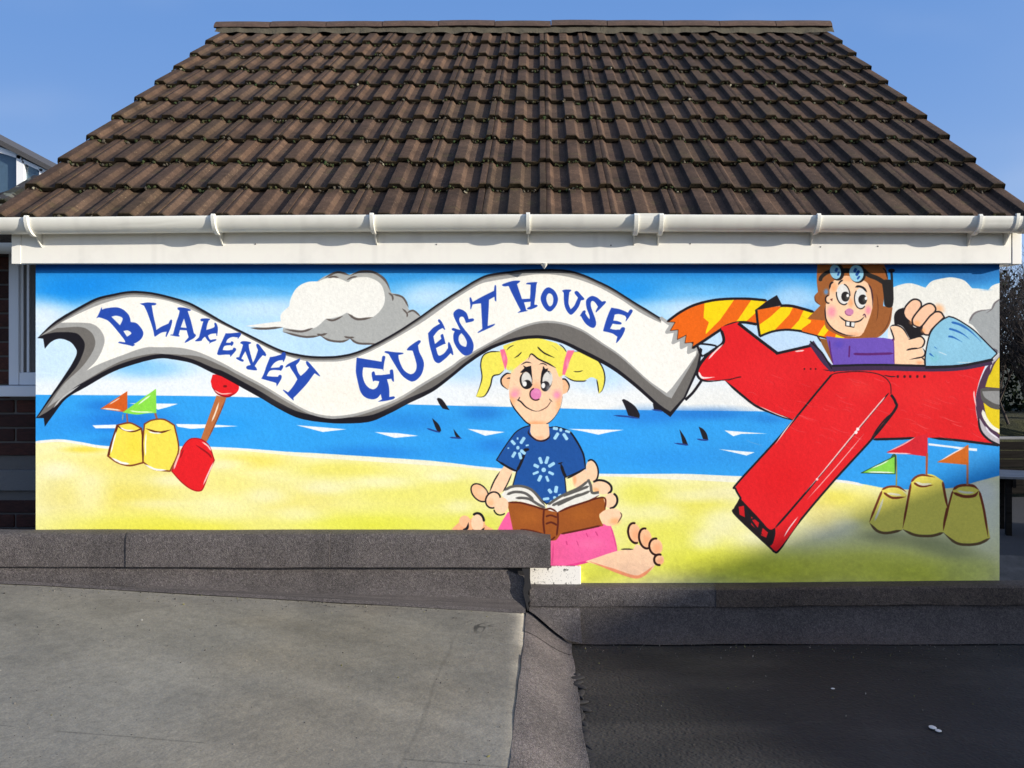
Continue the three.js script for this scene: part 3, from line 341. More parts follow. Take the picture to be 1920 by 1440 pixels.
  shape('995,500! 1060,485 1300,495! 1300,775! 1180,765 1040,680 1000,600', '#55524e'); shape('1020,530! 1300,525! 1300,715! 1200,700 1090,640 1040,590', '#8f8e8b');
  shape('1035,682! 1130,750 1220,775 1300,775! 1300,1150! 1200,1060 1090,900', '#dfc41c'); brush('1025,780 1060,890 1150,1010 1290,1090', '#e9e6d2', 7, 0.15, 0.1); brush('985,900 1040,1040 1130,1140 1280,1245', '#b9b2b4', 9, 0.3, 0.1); brush('1060,1000 1130,1090 1270,1190', '#e0dae0', 3); brush('910,520 912,600 940,740', '#f1c0bc', 2.6); brush('960,860 1000,1060 1110,1185 1290,1275', INK, 4, 0.2, 0);
  // the pilot
  view(1490, 480, 4.465);
  shape('190,50! 185,200 195,300! 165,340 185,390 215,415! 105,525! 250,540! 262,690! 420,715 560,712 680,688 750,640 800,560 820,430! 740,420! 760,215! 782,190 765,110 735,50!', '#9a5a2c');
  shape('60,505! 140,540! 250,540! 262,600 320,640 430,685 580,688! 572,712 420,716 300,695 140,655 60,635!', '#e7640f'); within('60,505! 140,540! 250,540! 262,600 320,640 430,685 580,688! 572,712 420,716 300,695 140,655 60,635!', () => { poly('60,505 140,540 130,560 60,610', '#f2d00c'); poly('262,560 300,600 245,670 190,665 225,610', '#f2d00c'); poly('350,640 420,675 400,720 330,710', '#f2d00c'); poly('480,680 580,680 570,720 500,720', '#f2d00c'); }); brush('0,620 140,656 300,697 420,716 575,712', INK, 2.4, 0, 0.1);
  shape('190,660! 215,690! 290,700! 320,905! 240,760', '#8a5528'); brush('185,665 220,720', INK, 2);
  shape('262,672! 440,690 700,684 830,700! 835,915! 320,912! 295,800', '#6b4fae'); soft(370, 740, 60, 50, '72,60,170', 0.5); for (const [s, w] of [['290,705 300,800 322,905', 2.6], ['460,750 455,850', 3], ['490,820 620,822 830,815', 4.5], ['815,705 835,720 838,910', 4]]) brush(s, '#5a2068', w, 0.1, 0.1);
  shape('800,590! 870,590 920,630 960,690! 1070,680 1090,740 1065,770! 1085,820! 1095,915! 838,915! 830,700', SKIN);
  view(1520, 490, 10.667);
  shape('400,430! 560,330 740,290 1000,360 1140,440 1230,620 1250,840 1200,1060 1130,1260 1060,1420! 960,1500 700,1480 480,1380 320,1200 290,1000 310,840 370,700 380,560', SKIN);
  within('400,430! 560,330 740,290 1000,360 1140,440 1230,620 1250,840 1200,1060 1130,1260 1060,1420! 960,1500 700,1480 480,1380 320,1200 290,1000 310,840 370,700 380,560', () => { soft(420, 1010, 130, 170, '236,130,160', 0.8); soft(1150, 980, 90, 130, '236,130,160', 0.8); soft(800, 830, 80, 130, '246,150,90', 0.6); soft(460, 520, 110, 160, '246,150,90', 0.6); soft(760, 340, 200, 90, '246,160,100', 0.6); soft(880, 1460, 260, 70, '246,170,120', 0.5); });
  soft(310, 610, 70, 90, '92,150,206', 0.9); oval(370, 760, 56, 72, 0, SKIN); arc(355, 760, 60, 76, 0, 1.4, 4.6, INK, 2.4); poly('385,760 440,740 430,800', '#6a3030');
  oval(650, 660, 130, 205, -0.12, '#e2dfd8'); oval(1000, 740, 120, 205, 0.0, '#e2dfd8'); arc(650, 660, 134, 208, -0.12, 1.2, 3.4, INK, 2.2); arc(650, 660, 134, 208, -0.12, -1.2, 0.2, INK, 2); arc(1000, 740, 124, 208, 0, 0.9, 3.9, INK, 2); brush('890,520 960,500 1050,530 1130,620', INK, 4, 0.2, 0.2); brush('550,470 590,410 650,370', INK, 3);
  oval(695, 705, 84, 102, 0, '#211d1e'); soft(730, 720, 60, 80, '90,90,84', 0.7); oval(742, 685, 26, 32, 0, '#eeece6'); oval(1040, 765, 88, 102, 0, '#211d1e'); soft(1080, 770, 60, 80, '90,90,84', 0.7); oval(1106, 740, 26, 32, 0, '#eeece6');
  oval(775, 1010, 84, 70, 0, '#cb82a8'); arc(775, 1012, 86, 72, 0, 1.2, 3.4, '#8a4a70', 1.6);
  brush('565,1085 680,1180 830,1215 980,1190 1080,1100', INK, 2.6, 0.15, 0.2); brush('1040,1090 1080,1060 1110,1140', '#5a3048', 2.2); poly('690,1195 890,1215 870,1330 690,1295', INK); poly('712,1205 780,1212 775,1295 710,1285', '#e6e4dc'); poly('815,1218 885,1225 865,1310 810,1300', '#e6e4dc');
  brush('300,880 290,1010 325,1200 480,1375 700,1470 900,1480', INK, 2.4, 0.2, 0.3); brush('375,560 400,450 460,410', INK, 3.4); brush('1150,450 1210,560 1240,760 1235,920', '#4a2a30', 3, 0.2, 0.4); brush('1320,640 1345,850 1340,1060 1310,1200', '#6a3a1c', 1.6); brush('1610,960 1570,1180 1480,1360 1360,1460', '#6a3a1c', 1.8); brush('80,680 95,790 180,870', '#5a3420', 1.8);
  // goggles and radio
  brush('190,400 210,320 300,240 400,195', '#22201f', 7, 0.1, 0); brush('560,200 700,185 800,190', '#22201f', 9, 0, 0); brush('1060,180 1160,270 1330,340 1460,420', '#22201f', 8.5, 0, 0); brush('1440,130 1500,200 1540,360', INK, 2.4); shape('1420,400! 1470,370 1600,370 1650,420! 1660,760! 1640,890 1590,925 1510,910 1470,860! 1455,640', '#1e1c1d'); brush('1610,180 1622,300 1625,420', '#1e1c1d', 4.5, 0, 0); oval(1618, 185, 68, 40, 0, '#1e1a22');
  oval(530, 210, 140, 178, -0.25, '#1d1b1e'); oval(495, 208, 108, 148, -0.25, '#8cc3de'); oval(940, 240, 165, 195, -0.15, '#1d1b1e'); oval(915, 240, 142, 170, -0.15, '#93cbe2'); for (const [s, w] of [['500,210 530,130', 5], ['540,290 570,210', 3.4], ['870,220 910,135', 5.4], ['910,290 970,180', 5.4], ['930,360 985,290', 3.4]]) brush(s, '#1c4e9a', w, 0.15, 0.15);
  // joystick hand and windscreen
  view(1660, 540, 8.727);
  shape('300,320! 200,360 145,450 150,610! 210,600 300,650 400,830! 560,790 640,760! 600,640! 470,640 420,540 310,450', '#171318');
  const finger = (s, shade) => { shape(s, '#f2c09c', INK, 3); if (shade) soft(...shade, '246,160,90', 0.6); };
  soft(880, 340, 130, 110, '244,170,110', 0.8, 0.6);
  finger('305,360! 340,290 430,200 510,185 580,230 590,300! 470,480 440,580! 340,500 300,420', [430, 560, 60, 60]);
  finger('590,690! 620,560 700,440 830,390 910,400 965,480! 880,560 760,680 715,770! 640,760', [620, 700, 60, 60]);
  finger('455,600! 440,520 500,420 600,310 700,255 780,270 825,340 800,400 720,470 600,620 540,640', [520, 580, 80, 70]);
  brush('75,640 130,610 230,625 310,690 390,840', INK, 2.6); brush('75,635 120,760 150,860', INK, 2.6); brush('380,845 470,815 580,795 640,860 620,940 560,980 350,1020', INK, 2.8, 0.1, 0.3); brush('610,985 650,1050 620,1120 500,1150 390,1170', INK, 2.6, 0.2, 0.3); brush('340,1020 430,995 560,985', INK, 3); brush('590,1140 640,1180 640,1260', INK, 2.4); soft(560, 1220, 80, 40, '246,160,110', 0.8);
  shape('1040,465! 1140,495 1290,580 1460,700 1640,880 1830,1070! 1700,1200! 1300,1265 720,1315 655,1270! 655,1100 720,780 800,640 930,520', '#86bdd4', INK, 2.4); soft(1100, 900, 300, 260, '140,196,220', 0.6); soft(800, 1150, 140, 120, '120,190,196', 0.6);
  for (const [s, w] of [['1080,560 1200,590 1330,660 1450,760 1570,880', 4.2], ['1040,665 1160,700 1280,760 1380,840', 3.8], ['1030,790 1120,810 1260,885', 3.6], ['720,1070 760,1100 800,1130', 3], ['800,960 830,985 850,1005', 1.2]]) brush(s, '#2464ac', w, 0.06, 0.6);
  brush('860,1040 940,1070 1010,1100', '#c2d8de', 1.6); brush('1170,1215 1300,1220 1440,1215', '#c4d8dc', 1.4);
  // cockpit rim
  view(0, 0);
  brush('1521,642 1530,655 1545,676 1562,694', '#3d2a48', 11, 0, 0); brush('1519,640 1540,660 1556,685 1565,697', INK, 3, 0, 0); brush('1560,691 1640,689 1736,691 1800,689 1860,678', '#3b2844', 11, 0, 0); brush('1560,686 1640,684 1735,686', INK, 4, 0, 0); brush('1735,689 1800,686 1862,674', INK, 5, 0, 0);
}
{                                                             // the tooth of rolled-on paint over rendered brick
  const im = g2.getImageData(0, 0, MURAL_W, MURAL_H), r = rng(77), d = im.data;
  for (let j = 0; j < MURAL_H; j++) for (let i = 0; i < MURAL_W; i++) {
    const o = (j * MURAL_W + i) * 4, n = 1 + (r() - 0.5) * 0.055 + (vnoise(i / 4, j / 4, 1e6, 5) - 0.5) * 0.035 + (fbm(i / 120, j / 120, 1e6, 9, 3) - 0.5) * 0.035;
    const splash = smooth(600, 700, j + 40 * (fbm(i / 30, 3, 1e6, 8, 3) - 0.5)) * 0.16 * fbm(i / 14, j / 9, 1e6, 7, 3);
    for (let c = 0; c < 3; c++) d[o + c] = clamp(d[o + c] * n * (1 - splash * [1, 1.02, 0.8][c]), 0, 255);
  }
  g2.setTransform(1, 0, 0, 1, 0, 0); g2.putImageData(im, 0, 0);
}
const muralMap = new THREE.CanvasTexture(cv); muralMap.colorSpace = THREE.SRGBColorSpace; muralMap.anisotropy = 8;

// ---------------------------------------------------------------- materials
const speck = (u, v, n, s, p) => (hash(Math.floor(wrap(u, 1) * n), Math.floor(wrap(v, 1) * n), s) < p ? 1 : 0);
const tileMap = dataTexture(512, 512, (u, v) => {               // brown granular concrete with lichen bloom, 1 m
  const a = fbm(u * 8, v * 8, 8, 11), b = fbm(u * 60, v * 60, 60, 12, 2), f = hash(u * 512, v * 512, 13), l = smooth(0.62, 0.78, fbm(u * 14, v * 14, 14, 14)) * 0.35;
  const k = 0.62 + 0.36 * a + 0.20 * (b - 0.5) + 0.26 * (f - 0.5), w = speck(u, v, 256, 15, 0.012) * 0.35;
  return [0.424 * k + 0.03 * l + w * 0.5, 0.354 * k + 0.07 * l + w * 0.5, 0.306 * k + 0.0 * l + w * 0.4];
});
const tileBump = dataTexture(512, 512, (u, v) => { const h = 0.5 * fbm(u * 120, v * 120, 120, 21, 2) + 0.5 * hash(u * 512, v * 512, 22); return [h, h, h]; }, false);
const tileMats = [[0.70, 0.62, 0.56], [0.66, 0.59, 0.55], [0.80, 0.70, 0.62], [0.70, 0.65, 0.56], [0.58, 0.52, 0.48], [0.76, 0.70, 0.64], [0.84, 0.72, 0.62]].map((c) => new THREE.MeshPhysicalMaterial({ color: lin(...c).multiplyScalar(0.90), map: tileMap, bumpMap: tileBump, bumpScale: 0.0018, roughness: 0.94, specularIntensity: 0.4, vertexColors: true }));
const ridgeMats = [[0.72, 0.62, 0.58], [0.66, 0.58, 0.54], [0.78, 0.66, 0.60]].map((c) => new THREE.MeshStandardMaterial({ color: lin(...c), map: tileMap, bumpMap: tileBump, bumpScale: 0.0018, roughness: 0.9 }));
const feltColor = (u, v, base, vary) => {
  const a = fbm(u * 7, v * 7, 7, 31), f = hash(u * 700, v * 700, 32), g = hash(u * 350, v * 350, 33), p = hash(u * 700, v * 700, 35) < 0.02 ? 0.22 : 0;
  const q = vnoise(u * 150, v * 150, 150, 38), k = 1 + vary * (a - 0.5) + 0.5 * (f - 0.5) + 0.4 * (g - 0.5) + 0.28 * (q - 0.5) + p;
  return [base[0] * k, base[1] * k * (1 + 0.05 * (g - 0.5)), base[2] * k * (1 + 0.12 * (f - 0.5))];
};
const feltMap = dataTexture(700, 700, (u, v) => feltColor(u, v, [0.322, 0.298, 0.288], 0.36));
const feltBump = dataTexture(700, 700, (u, v) => { const h = 0.55 * hash(u * 350, v * 350, 36) + 0.45 * hash(u * 700, v * 700, 37); return [h, h, h]; }, false);
const felt = new THREE.MeshStandardMaterial({ map: feltMap, bumpMap: feltBump, bumpScale: 0.0022, roughness: 0.92 });
const feltDark = new THREE.MeshStandardMaterial({ color: lin(0.62, 0.60, 0.58), map: feltMap, bumpMap: feltBump, bumpScale: 0.0022, roughness: 0.9 });
const feltMossy = new THREE.MeshStandardMaterial({ color: lin(0.84, 0.72, 0.58), map: feltMap, bumpMap: feltBump, bumpScale: 0.003, roughness: 0.95 });
const bitumen = new THREE.MeshStandardMaterial({ color: lin(0.012, 0.011, 0.012), roughness: 0.85 });
// the grey coated deck, 3.4 x 3.4 m: cloudy, streaked towards the outlet, wrinkled near its right-hand end
const deckMap = dataTexture(1400, 1400, (u, v) => {
  const x = u * 3.4 - 3.3, z = v * 3.4;                         // metres
  const cloud = fbm(u * 5, v * 5, 5, 41), st = fbm((x * 0.9 + z * 0.5) * 1.3 + 40, (z * 0.9 - x * 0.45) * 7 + 40, 1e6, 42), fine = hash(u * 1400, v * 1400, 43), mid = fbm(u * 170, v * 170, 170, 44, 2);
  let k = 0.955 + 0.17 * (cloud - 0.5) + 0.20 * (st - 0.5) + 0.20 * (fine - 0.5) + 0.15 * (mid - 0.5);
  k *= 1 - 0.08 * smooth(0.55, 0.75, fbm(u * 11 + 3, v * 11, 1e6, 45));
  const wr = smooth(0.55, 0.1, Math.hypot((x + 0.27) / 0.2, (z - 0.32) / 0.24)), cr = Math.abs(vnoise(x * 26 + 4 * vnoise(x * 9, z * 9, 1e6, 46), z * 8, 1e6, 47) - 0.5);
  k *= 1 - 0.5 * wr * smooth(0.05, 0.0, cr);
  const line = Math.abs(x + 0.31 + 0.02 * vnoise(z * 6, 1, 1e6, 48) + 0.04 * z); k *= 1 - 0.10 * smooth(0.01, 0.0, line) * smooth(0.35, 0.6, z);
  const s2 = Math.abs(z - 1.50 - 0.05 * (x + 1) - 0.02 * vnoise(x * 3, 4, 1e6, 49)); k *= 1 - 0.2 * smooth(0.006, 0, s2) * smooth(0.4, 0.6, vnoise(x * 9, 7, 1e6, 50));
  const edge = smooth(0.05, 0.0, z - 0.115 + 0.02 * vnoise(x * 14, 2, 1e6, 51)); k *= 1 + 0.12 * edge;
  const pale = smooth(-0.14, -0.05, x + 0.03 * vnoise(z * 9, 3, 1e6, 52) - 0.02 * z) * smooth(0.42, 0.62, vnoise(z * 5, 9, 1e6, 53)); k *= 1 + 0.34 * pale; k *= 1 - 0.35 * smooth(-0.10, -0.03, x + 0.06 * (fbm(z * 14, 5, 1e6, 58, 3) - 0.5) - 0.02 * z) * smooth(0.45, 0.3, vnoise(z * 5, 9, 1e6, 53));
  const w = smooth(0.5, 0.8, fbm(u * 4 + 9, v * 4, 1e6, 54));
  return [k * (0.492 + 0.012 * w), k * (0.474 + 0.0 * w), k * (0.430 - 0.016 * w)];
}, true, false);
const deckBump = dataTexture(700, 700, (u, v) => { const h = 0.6 * fbm(u * 40, v * 40, 40, 56, 3) + 0.4 * hash(u * 700, v * 700, 57); return [h, h, h]; }, false);
const deckGrey = new THREE.MeshStandardMaterial({ map: deckMap, bumpMap: deckBump, bumpScale: 0.0024, roughness: 0.82 });
// the old black felt, 3 x 3 m: greenish dust at the foot of the kerb, a dusty lap, specks
const blackMap = dataTexture(1200, 1200, (u, v) => {
  const x = u * 3, z = v * 3, a = fbm(u * 8, v * 8, 8, 61), f = hash(u * 1200, v * 1200, 62), m = fbm(u * 150, v * 150, 150, 63, 2);
  const k = 0.092 * (1 + 1.1 * (a - 0.5) + 0.45 * (f - 0.5) + 0.4 * (m - 0.5)), dust = smooth(0.62, 0.12, z) * smooth(0.35, 0.75, fbm(u * 13, v * 13, 13, 64)) * 0.12 * smooth(1.2, 0.2, x), near = smooth(0.9, 1.6, z) * smooth(1.3, 0.1, x) * 0.10 * (0.4 + a);  // near: sunlit patch at the near left, painted into the colour
  const sp = hash(u * 500, v * 500, 65) < 0.0006 ? 0.12 : 0;
  const wm = 0.075 * smooth(0.45, 0.8, fbm(u * 5 + 2, v * 14, 1e6, 66)) + 0.10 * smooth(0.006, 0.0, Math.abs(z - 1.002 - 0.004 * vnoise(x * 5, 1, 1e6, 67))) * smooth(0.5, 0.75, fbm(x * 7, 3, 1e6, 68, 3)) * smooth(0.15, 0.3, x) * smooth(1.5, 1.2, x); return [k * 1.06 + dust * 1.0 + near + sp + wm, k * 1.0 + dust * 1.0 + near * 0.97 + sp * 0.9 + wm * 0.92, k * 0.93 + dust * 0.75 + near * 0.86 + sp * 0.7 + wm * 0.8];  // wm: warm mottling, streaked to paint in lit streaks, and the dusty lap
}, true, false);
const blackFelt = new THREE.MeshStandardMaterial({ map: blackMap, bumpMap: feltBump, bumpScale: 0.003, roughness: 0.86 });
const grime = dataTexture(512, 256, (u, v) => { const s = smooth(0.5, 0.85, fbm(u * 24, v * 2, 24, 75, 2)) * 0.03 + 0.045 * smooth(0.5, 0.8, fbm(u * 9, v * 9, 9, 76)), k = 1 - s; return [k * 0.98, k * 0.97, k * 0.945]; });
const upvc = new THREE.MeshStandardMaterial({ color: lin(0.84, 0.83, 0.80), map: grime, roughness: 0.38 });
const gutterWhite = new THREE.MeshStandardMaterial({ color: lin(0.77, 0.77, 0.73), map: grime, roughness: 0.35 });
const renderBump = dataTexture(512, 512, (u, v) => { const h = 0.55 * fbm(u * 10, v * 10, 10, 71, 3) + 0.30 * fbm(u * 50, v * 50, 50, 72, 2) + 0.15 * hash(u * 512, v * 512, 73); return [h, h, h]; }, false);
const mural = new THREE.MeshPhysicalMaterial({ map: muralMap, bumpMap: repeated(renderBump, 7.4, 2.6), bumpScale: 0.0015, roughness: 0.85, specularIntensity: 0.35 });
const render = new THREE.MeshStandardMaterial({ color: lin(0.62, 0.61, 0.58), roughness: 0.9, bumpMap: renderBump, bumpScale: 0.004 });
const glass = new THREE.MeshPhysicalMaterial({ color: lin(0.75, 0.82, 0.86), roughness: 0.04, transmission: 1, thickness: 0, ior: 1.5 });
const roomDark = new THREE.MeshStandardMaterial({ color: lin(0.10, 0.11, 0.12), roughness: 1 });
const brickMap = dataTexture(256, 256, (u, v) => { const a = fbm(u * 9, v * 9, 9, 81), f = hash(u * 256, v * 256, 82), k = 0.8 + 0.4 * (a - 0.5) + 0.25 * (f - 0.5); return [0.50 * k, 0.30 * k, 0.24 * k]; });
const brickMats = [[0.42, 0.36, 0.33], [0.32, 0.28, 0.27], [0.5, 0.42, 0.36], [0.28, 0.26, 0.26]].map((c) => new THREE.MeshStandardMaterial({ color: lin(...c), map: brickMap, bumpMap: tileBump, bumpScale: 0.002, roughness: 0.92 }));
const mortar = new THREE.MeshStandardMaterial({ color: lin(0.12, 0.11, 0.10), bumpMap: tileBump, bumpScale: 0.003, roughness: 0.95 });
const plankMap = dataTexture(256, 256, (u, v) => { const g = fbm(u * 3, v * 60, 60, 91), k = 0.75 + 0.5 * (g - 0.5) + 0.15 * (hash(u * 256, v * 256, 92) - 0.5); return [0.60 * k, 0.60 * k, 0.60 * k]; });
const greyWood = new THREE.MeshStandardMaterial({ map: plankMap, roughness: 0.85 });
const darkWood = new THREE.MeshPhysicalMaterial({ specularIntensity: 0.15, color: lin(0.07, 0.06, 0.05), map: plankMap, roughness: 0.9 });

// ---------------------------------------------------------------- ground
const groundY = (x, z) => -3.85 + 1.45 * smooth(-2.5, -7.5, z) + 1.15 * smooth(-10.6, -12.0, z) + 0.25 * (fbm(x * 0.25 + 50, z * 0.25 + 50, 1e6, 101, 3) - 0.5) * smooth(-6, -9, z);
{
  const grassMap = dataTexture(512, 512, (u, v) => { const a = fbm(u * 12, v * 12, 12, 102), f = hash(u * 512, v * 512, 103), k = 0.7 + 0.5 * (a - 0.5) + 0.5 * (f - 0.5); return [0.25 * k + 0.05 * a, 0.29 * k, 0.14 * k]; });
  const axis = [-600, -200, -80, -40, -25]; for (let t = -18; t <= 18.01; t += 0.5) axis.push(t); axis.push(25, 40, 80, 200, 600);
  const pos = [], uv = [], idx = [], n = axis.length;
  for (const z of axis) for (const x of axis) { pos.push(x, groundY(x, z), z); uv.push(x / 2, z / 2); }
  for (let j = 0; j < n - 1; j++) for (let i = 0; i < n - 1; i++) { const a = j * n + i; idx.push(a, a + n, a + 1, a + 1, a + n, a + n + 1); }
  const g = new THREE.BufferGeometry(); g.setAttribute('position', new THREE.Float32BufferAttribute(pos, 3)); g.setAttribute('uv', new THREE.Float32BufferAttribute(uv, 2)); g.setIndex(idx); g.computeVertexNormals();
  structure('ground', g, new THREE.MeshStandardMaterial({ map: grassMap, bumpMap: tileBump, bumpScale: 0.02, roughness: 1 }));
  // paved path across the garden
  const paving = new THREE.MeshStandardMaterial({ color: lin(0.9, 0.88, 0.84), map: dataTexture(256, 256, (u, v) => { const k = 0.8 + 0.4 * (fbm(u * 9, v * 9, 9, 104) - 0.5) + 0.2 * (hash(u * 256, v * 256, 105) - 0.5); return [0.38 * k, 0.37 * k, 0.36 * k]; }), roughness: 0.95 });
  structure('yard_shade', sheet(40, 8, (u, v) => { const x = 2.3 + u * 10, z = -10.3 + v * 4.3; return [x, groundY(x, z) + 0.03, z]; }), new THREE.MeshStandardMaterial({ color: lin(0.028, 0.028, 0.03), roughness: 0.95, bumpMap: tileBump, bumpScale: 0.006 }));  // dark sheet added over the grass to stand for shade
  structure('garden_path', sheet(40, 3, (u, v) => { const x = 2.6 + u * 9, z = -5.9 - v * 0.95 + u * 0.6; return [x, groundY(x, z) + 0.05, z]; }), paving);
}

// ---------------------------------------------------------------- the guest house
const XL = -2.318, XR = 2.110;                                  // ends of the painted wall
const house = thing('guest_house', 'low house with brown tiled roof and a painted beach mural on its wall', 'house', [0, -3.85, -2.8]);
{
  const gable = new THREE.Shape([[0.02, -3.9], [0.02, 0.5], [2.81, 2.42], [5.6, 0.5], [5.6, -3.9]].map(([a, b]) => new THREE.Vector2(a, b)));
  const body = new THREE.ExtrudeGeometry(gable, { depth: XR - XL - 0.004, bevelEnabled: false }); body.rotateY(Math.PI / 2); body.translate(XL + 0.002, 0, 0);
  part(house, 'wall', body, render);
  const FACE = EYE + 0.010, top = (666 - 480) * FACE / 1616, bottom = (666 - 1110) * FACE / 1616, wl = (67 - 1013) * FACE / 1616, wr = (1874 - 1013) * FACE / 1616;
  const front = box(wl, wr, bottom, top, -0.021, -0.010), p = front.attributes.position, uv = front.attributes.uv;
  for (let i = 0; i < p.count; i++) uv.setXY(i, (p.getX(i) - wl) / (wr - wl), (p.getY(i) - bottom) / (top - bottom));
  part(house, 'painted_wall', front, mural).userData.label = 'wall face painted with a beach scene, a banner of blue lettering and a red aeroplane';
  // soffit, fascia with its box ends
  part(house, 'soffit', box(-2.385, 2.17, 0.418, 0.43, -0.019, 0.034), upvc);
  const fascia = part(house, 'fascia', box(-2.352, 2.134, 0.4157, 0.605, 0.035, 0.055, 0.002), upvc);
  part(fascia, 'corner_cover', box(-2.395, -2.3525, 0.4135, 0.605, 0.02, 0.0575, 0.002), upvc); part(fascia, 'corner_cover', box(2.1365, 2.18, 0.412, 0.605, -0.06, 0.0575, 0.003), upvc);
  const capMat = new THREE.MeshStandardMaterial({ color: lin(0.16, 0.15, 0.14), roughness: 0.6 }); for (const x of [-1.29, -0.47, 0.32, 0.68, 1.27, 1.53]) { const c = new THREE.SphereGeometry(0.0035, 6, 4); c.translate(x, 0.49 + 0.02 * hash(x * 100, 1, 5), 0.055); part(fascia, numbered('nail_cap'), c, capMat); }
  part(fascia, 'loose_sealant', new THREE.ConeGeometry(0.02, 0.026, 5).rotateX(Math.PI).translate(0.018, 0.404, 0.045), upvc);
  // gutter: half round with a rolled front edge
  const prof = [], inner = [];
  for (let i = 0; i <= 20; i++) { const a = Math.PI * i / 20; prof.push([0.115 - 0.056 * Math.cos(a), 0.613 - 0.064 * Math.sin(a)]); inner.push([0.115 - 0.053 * Math.cos(a), 0.613 - 0.061 * Math.sin(a)]); }
  for (let i = 1; i < 6; i++) { const a = Math.PI * i / 6; prof.push([0.1695 + 0.0025 * Math.cos(a) - 0.001, 0.613 + 0.003 * Math.sin(a)]); }
  const sag = (x) => [0, 0.004 * Math.cos(x * 1.3) - 0.006 * smooth(-1.2, -2.6, x)];
  const gutter = part(house, 'gutter', sweep([...prof, ...inner.reverse(), prof[0]], -2.9, 2.165, 60, sag, 0.5), gutterWhite);
  const ringShape = (o) => { const s = new THREE.Shape(); for (let i = 0; i <= 20; i++) { const a = Math.PI * i / 20, z = 0.115 - (0.056 + o) * Math.cos(a), y = 0.613 - (0.064 + o) * Math.sin(a); i ? s.lineTo(z, y) : s.moveTo(z, y); } s.lineTo(0.175, 0.622); s.lineTo(0.163, 0.622); for (let i = 20; i >= 0; i--) { const a = Math.PI * i / 20; s.lineTo(0.115 - 0.0562 * Math.cos(a), 0.613 - 0.0642 * Math.sin(a)); } return s; };
  const ring = (x, w, o) => { const g = new THREE.ExtrudeGeometry(ringShape(o), { depth: w, bevelEnabled: true, bevelThickness: 0.0012, bevelSize: 0.0012, bevelSegments: 1, curveSegments: 4 }); g.rotateY(-Math.PI / 2); g.translate(x + w / 2, 0, 0); g.scale(1, 1, 1); return g; };
  const foot = (x) => { const s = new THREE.Shape([[0.056, 0.60], [0.056, 0.497], [0.066, 0.503], [0.10, 0.538], [0.128, 0.552], [0.11, 0.552], [0.075, 0.572]].map(([a, b]) => new THREE.Vector2(a, b))); const g = new THREE.ExtrudeGeometry(s, { depth: 0.006, bevelEnabled: false }); g.rotateY(-Math.PI / 2); g.translate(x + 0.003, 0, 0); return g; };
  for (const x of [-2.259, -1.438, -0.741, -0.054, 1.224, 1.935]) { const b = part(gutter, 'gutter_bracket', merged([ring(x, 0.015, 0.010), foot(x)]), gutterWhite); b.position.y += sag(x)[1]; }
  for (const x of [0.422, 0.532]) part(gutter, 'union_clip', merged([ring(x, 0.018, 0.014), foot(x)]), gutterWhite);
  part(gutter, 'gutter_union', merged([ring(0.477, 0.094, 0.0035)]), gutterWhite);
  part(gutter, 'stop_end', merged([ring(2.155, 0.03, 0.006), ring(2.1, 0.014, 0.004), foot(2.1)]), gutterWhite);

  // ------------------------------------------------ the roof
  const TH = THREE.MathUtils.degToRad(34), ST = Math.sin(TH), CT = Math.cos(TH), S0 = { y: 0.598, z: 0.072 }, RX0 = -2.485, PITCH = 0.1454, GAUGE = 0.336;
  const on = (s, h = 0) => [S0.y + s * ST + h * CT, S0.z - s * CT + h * ST];   // [y, z] up the slope s, h off it
  const slab = (x0, x1, s0, s1, h0, h1) => { const g = new THREE.BoxGeometry(x1 - x0, s1 - s0, h1 - h0); g.rotateX(-(Math.PI / 2 - TH)); const m = on((s0 + s1) / 2, (h0 + h1) / 2); g.translate((x0 + x1) / 2, m[0], m[1]); return g; };
  const back = slab(RX0 + 0.01, RX0 + 4.72, 0.02, 3.46, -0.05, 0.02); back.rotateY(Math.PI); back.translate(RX0 * 2 + 4.73, 0, 2 * on(3.47)[1]);
  const roof = part(house, 'roof', merged([slab(RX0 + 0.012, RX0 + 4.715, 0.02, 3.47, -0.045, -0.012), back]), bitumen);
  const barge = new THREE.MeshStandardMaterial({ color: lin(0.5, 0.49, 0.46), roughness: 0.6 });
  for (const x of [RX0 + 0.075, RX0 + 4.63]) part(roof, 'bargeboard', slab(x, x + 0.022, 0.06, 3.44, -0.2, -0.046), barge);
  // profile of one roll: flat top, steep left side, easier right side
  const RH = 0.0205, rollPts = (x) => [[x, 0], [x + 0.002, 0.002], [x + 0.009, RH - 0.002], [x + 0.012, RH], [x + 0.060, RH], [x + 0.064, RH - 0.0012], [x + 0.080, 0.0012], [x + 0.084, 0]];
  const JOINT = 0.040;                                          // where on a roll's flat top two tiles meet
  function tileGeometry(kind, len, seed) {
    let P = [];                                                 // from the left edge to the right edge, x measured from the roll that carries the left joint
    const lapL = [[JOINT + 0.003, RH - 0.003], [JOINT + 0.006, RH - 0.002], ...rollPts(0).slice(4)], lapR = (r) => [...rollPts(r).slice(0, 4), [r + JOINT - 0.004, RH + 0.0014], [r + JOINT + 0.0005, RH + 0.0005], [r + JOINT + 0.001, RH - 0.008]];
    if (kind === 'full') P = [...lapL, ...rollPts(PITCH), ...lapR(2 * PITCH)];
    if (kind === 'left') P = [[0, -0.012], ...rollPts(0).slice(1), ...lapR(PITCH)];
    if (kind === 'right') P = [...lapL, ...rollPts(PITCH).slice(0, 5), [PITCH + 0.070, RH - 0.003], [PITCH + 0.073, -0.012]];
    const r = rng(seed), lift = 0.027, t = 0.021, ys = [0, 0.004, 0.018, len * 0.5, len], dips = [-0.003, 0, 0, 0, 0], ou = r() * 3, ov = r() * 3;
    const pos = [], uv = [], col = [], idx = [], n = P.length;
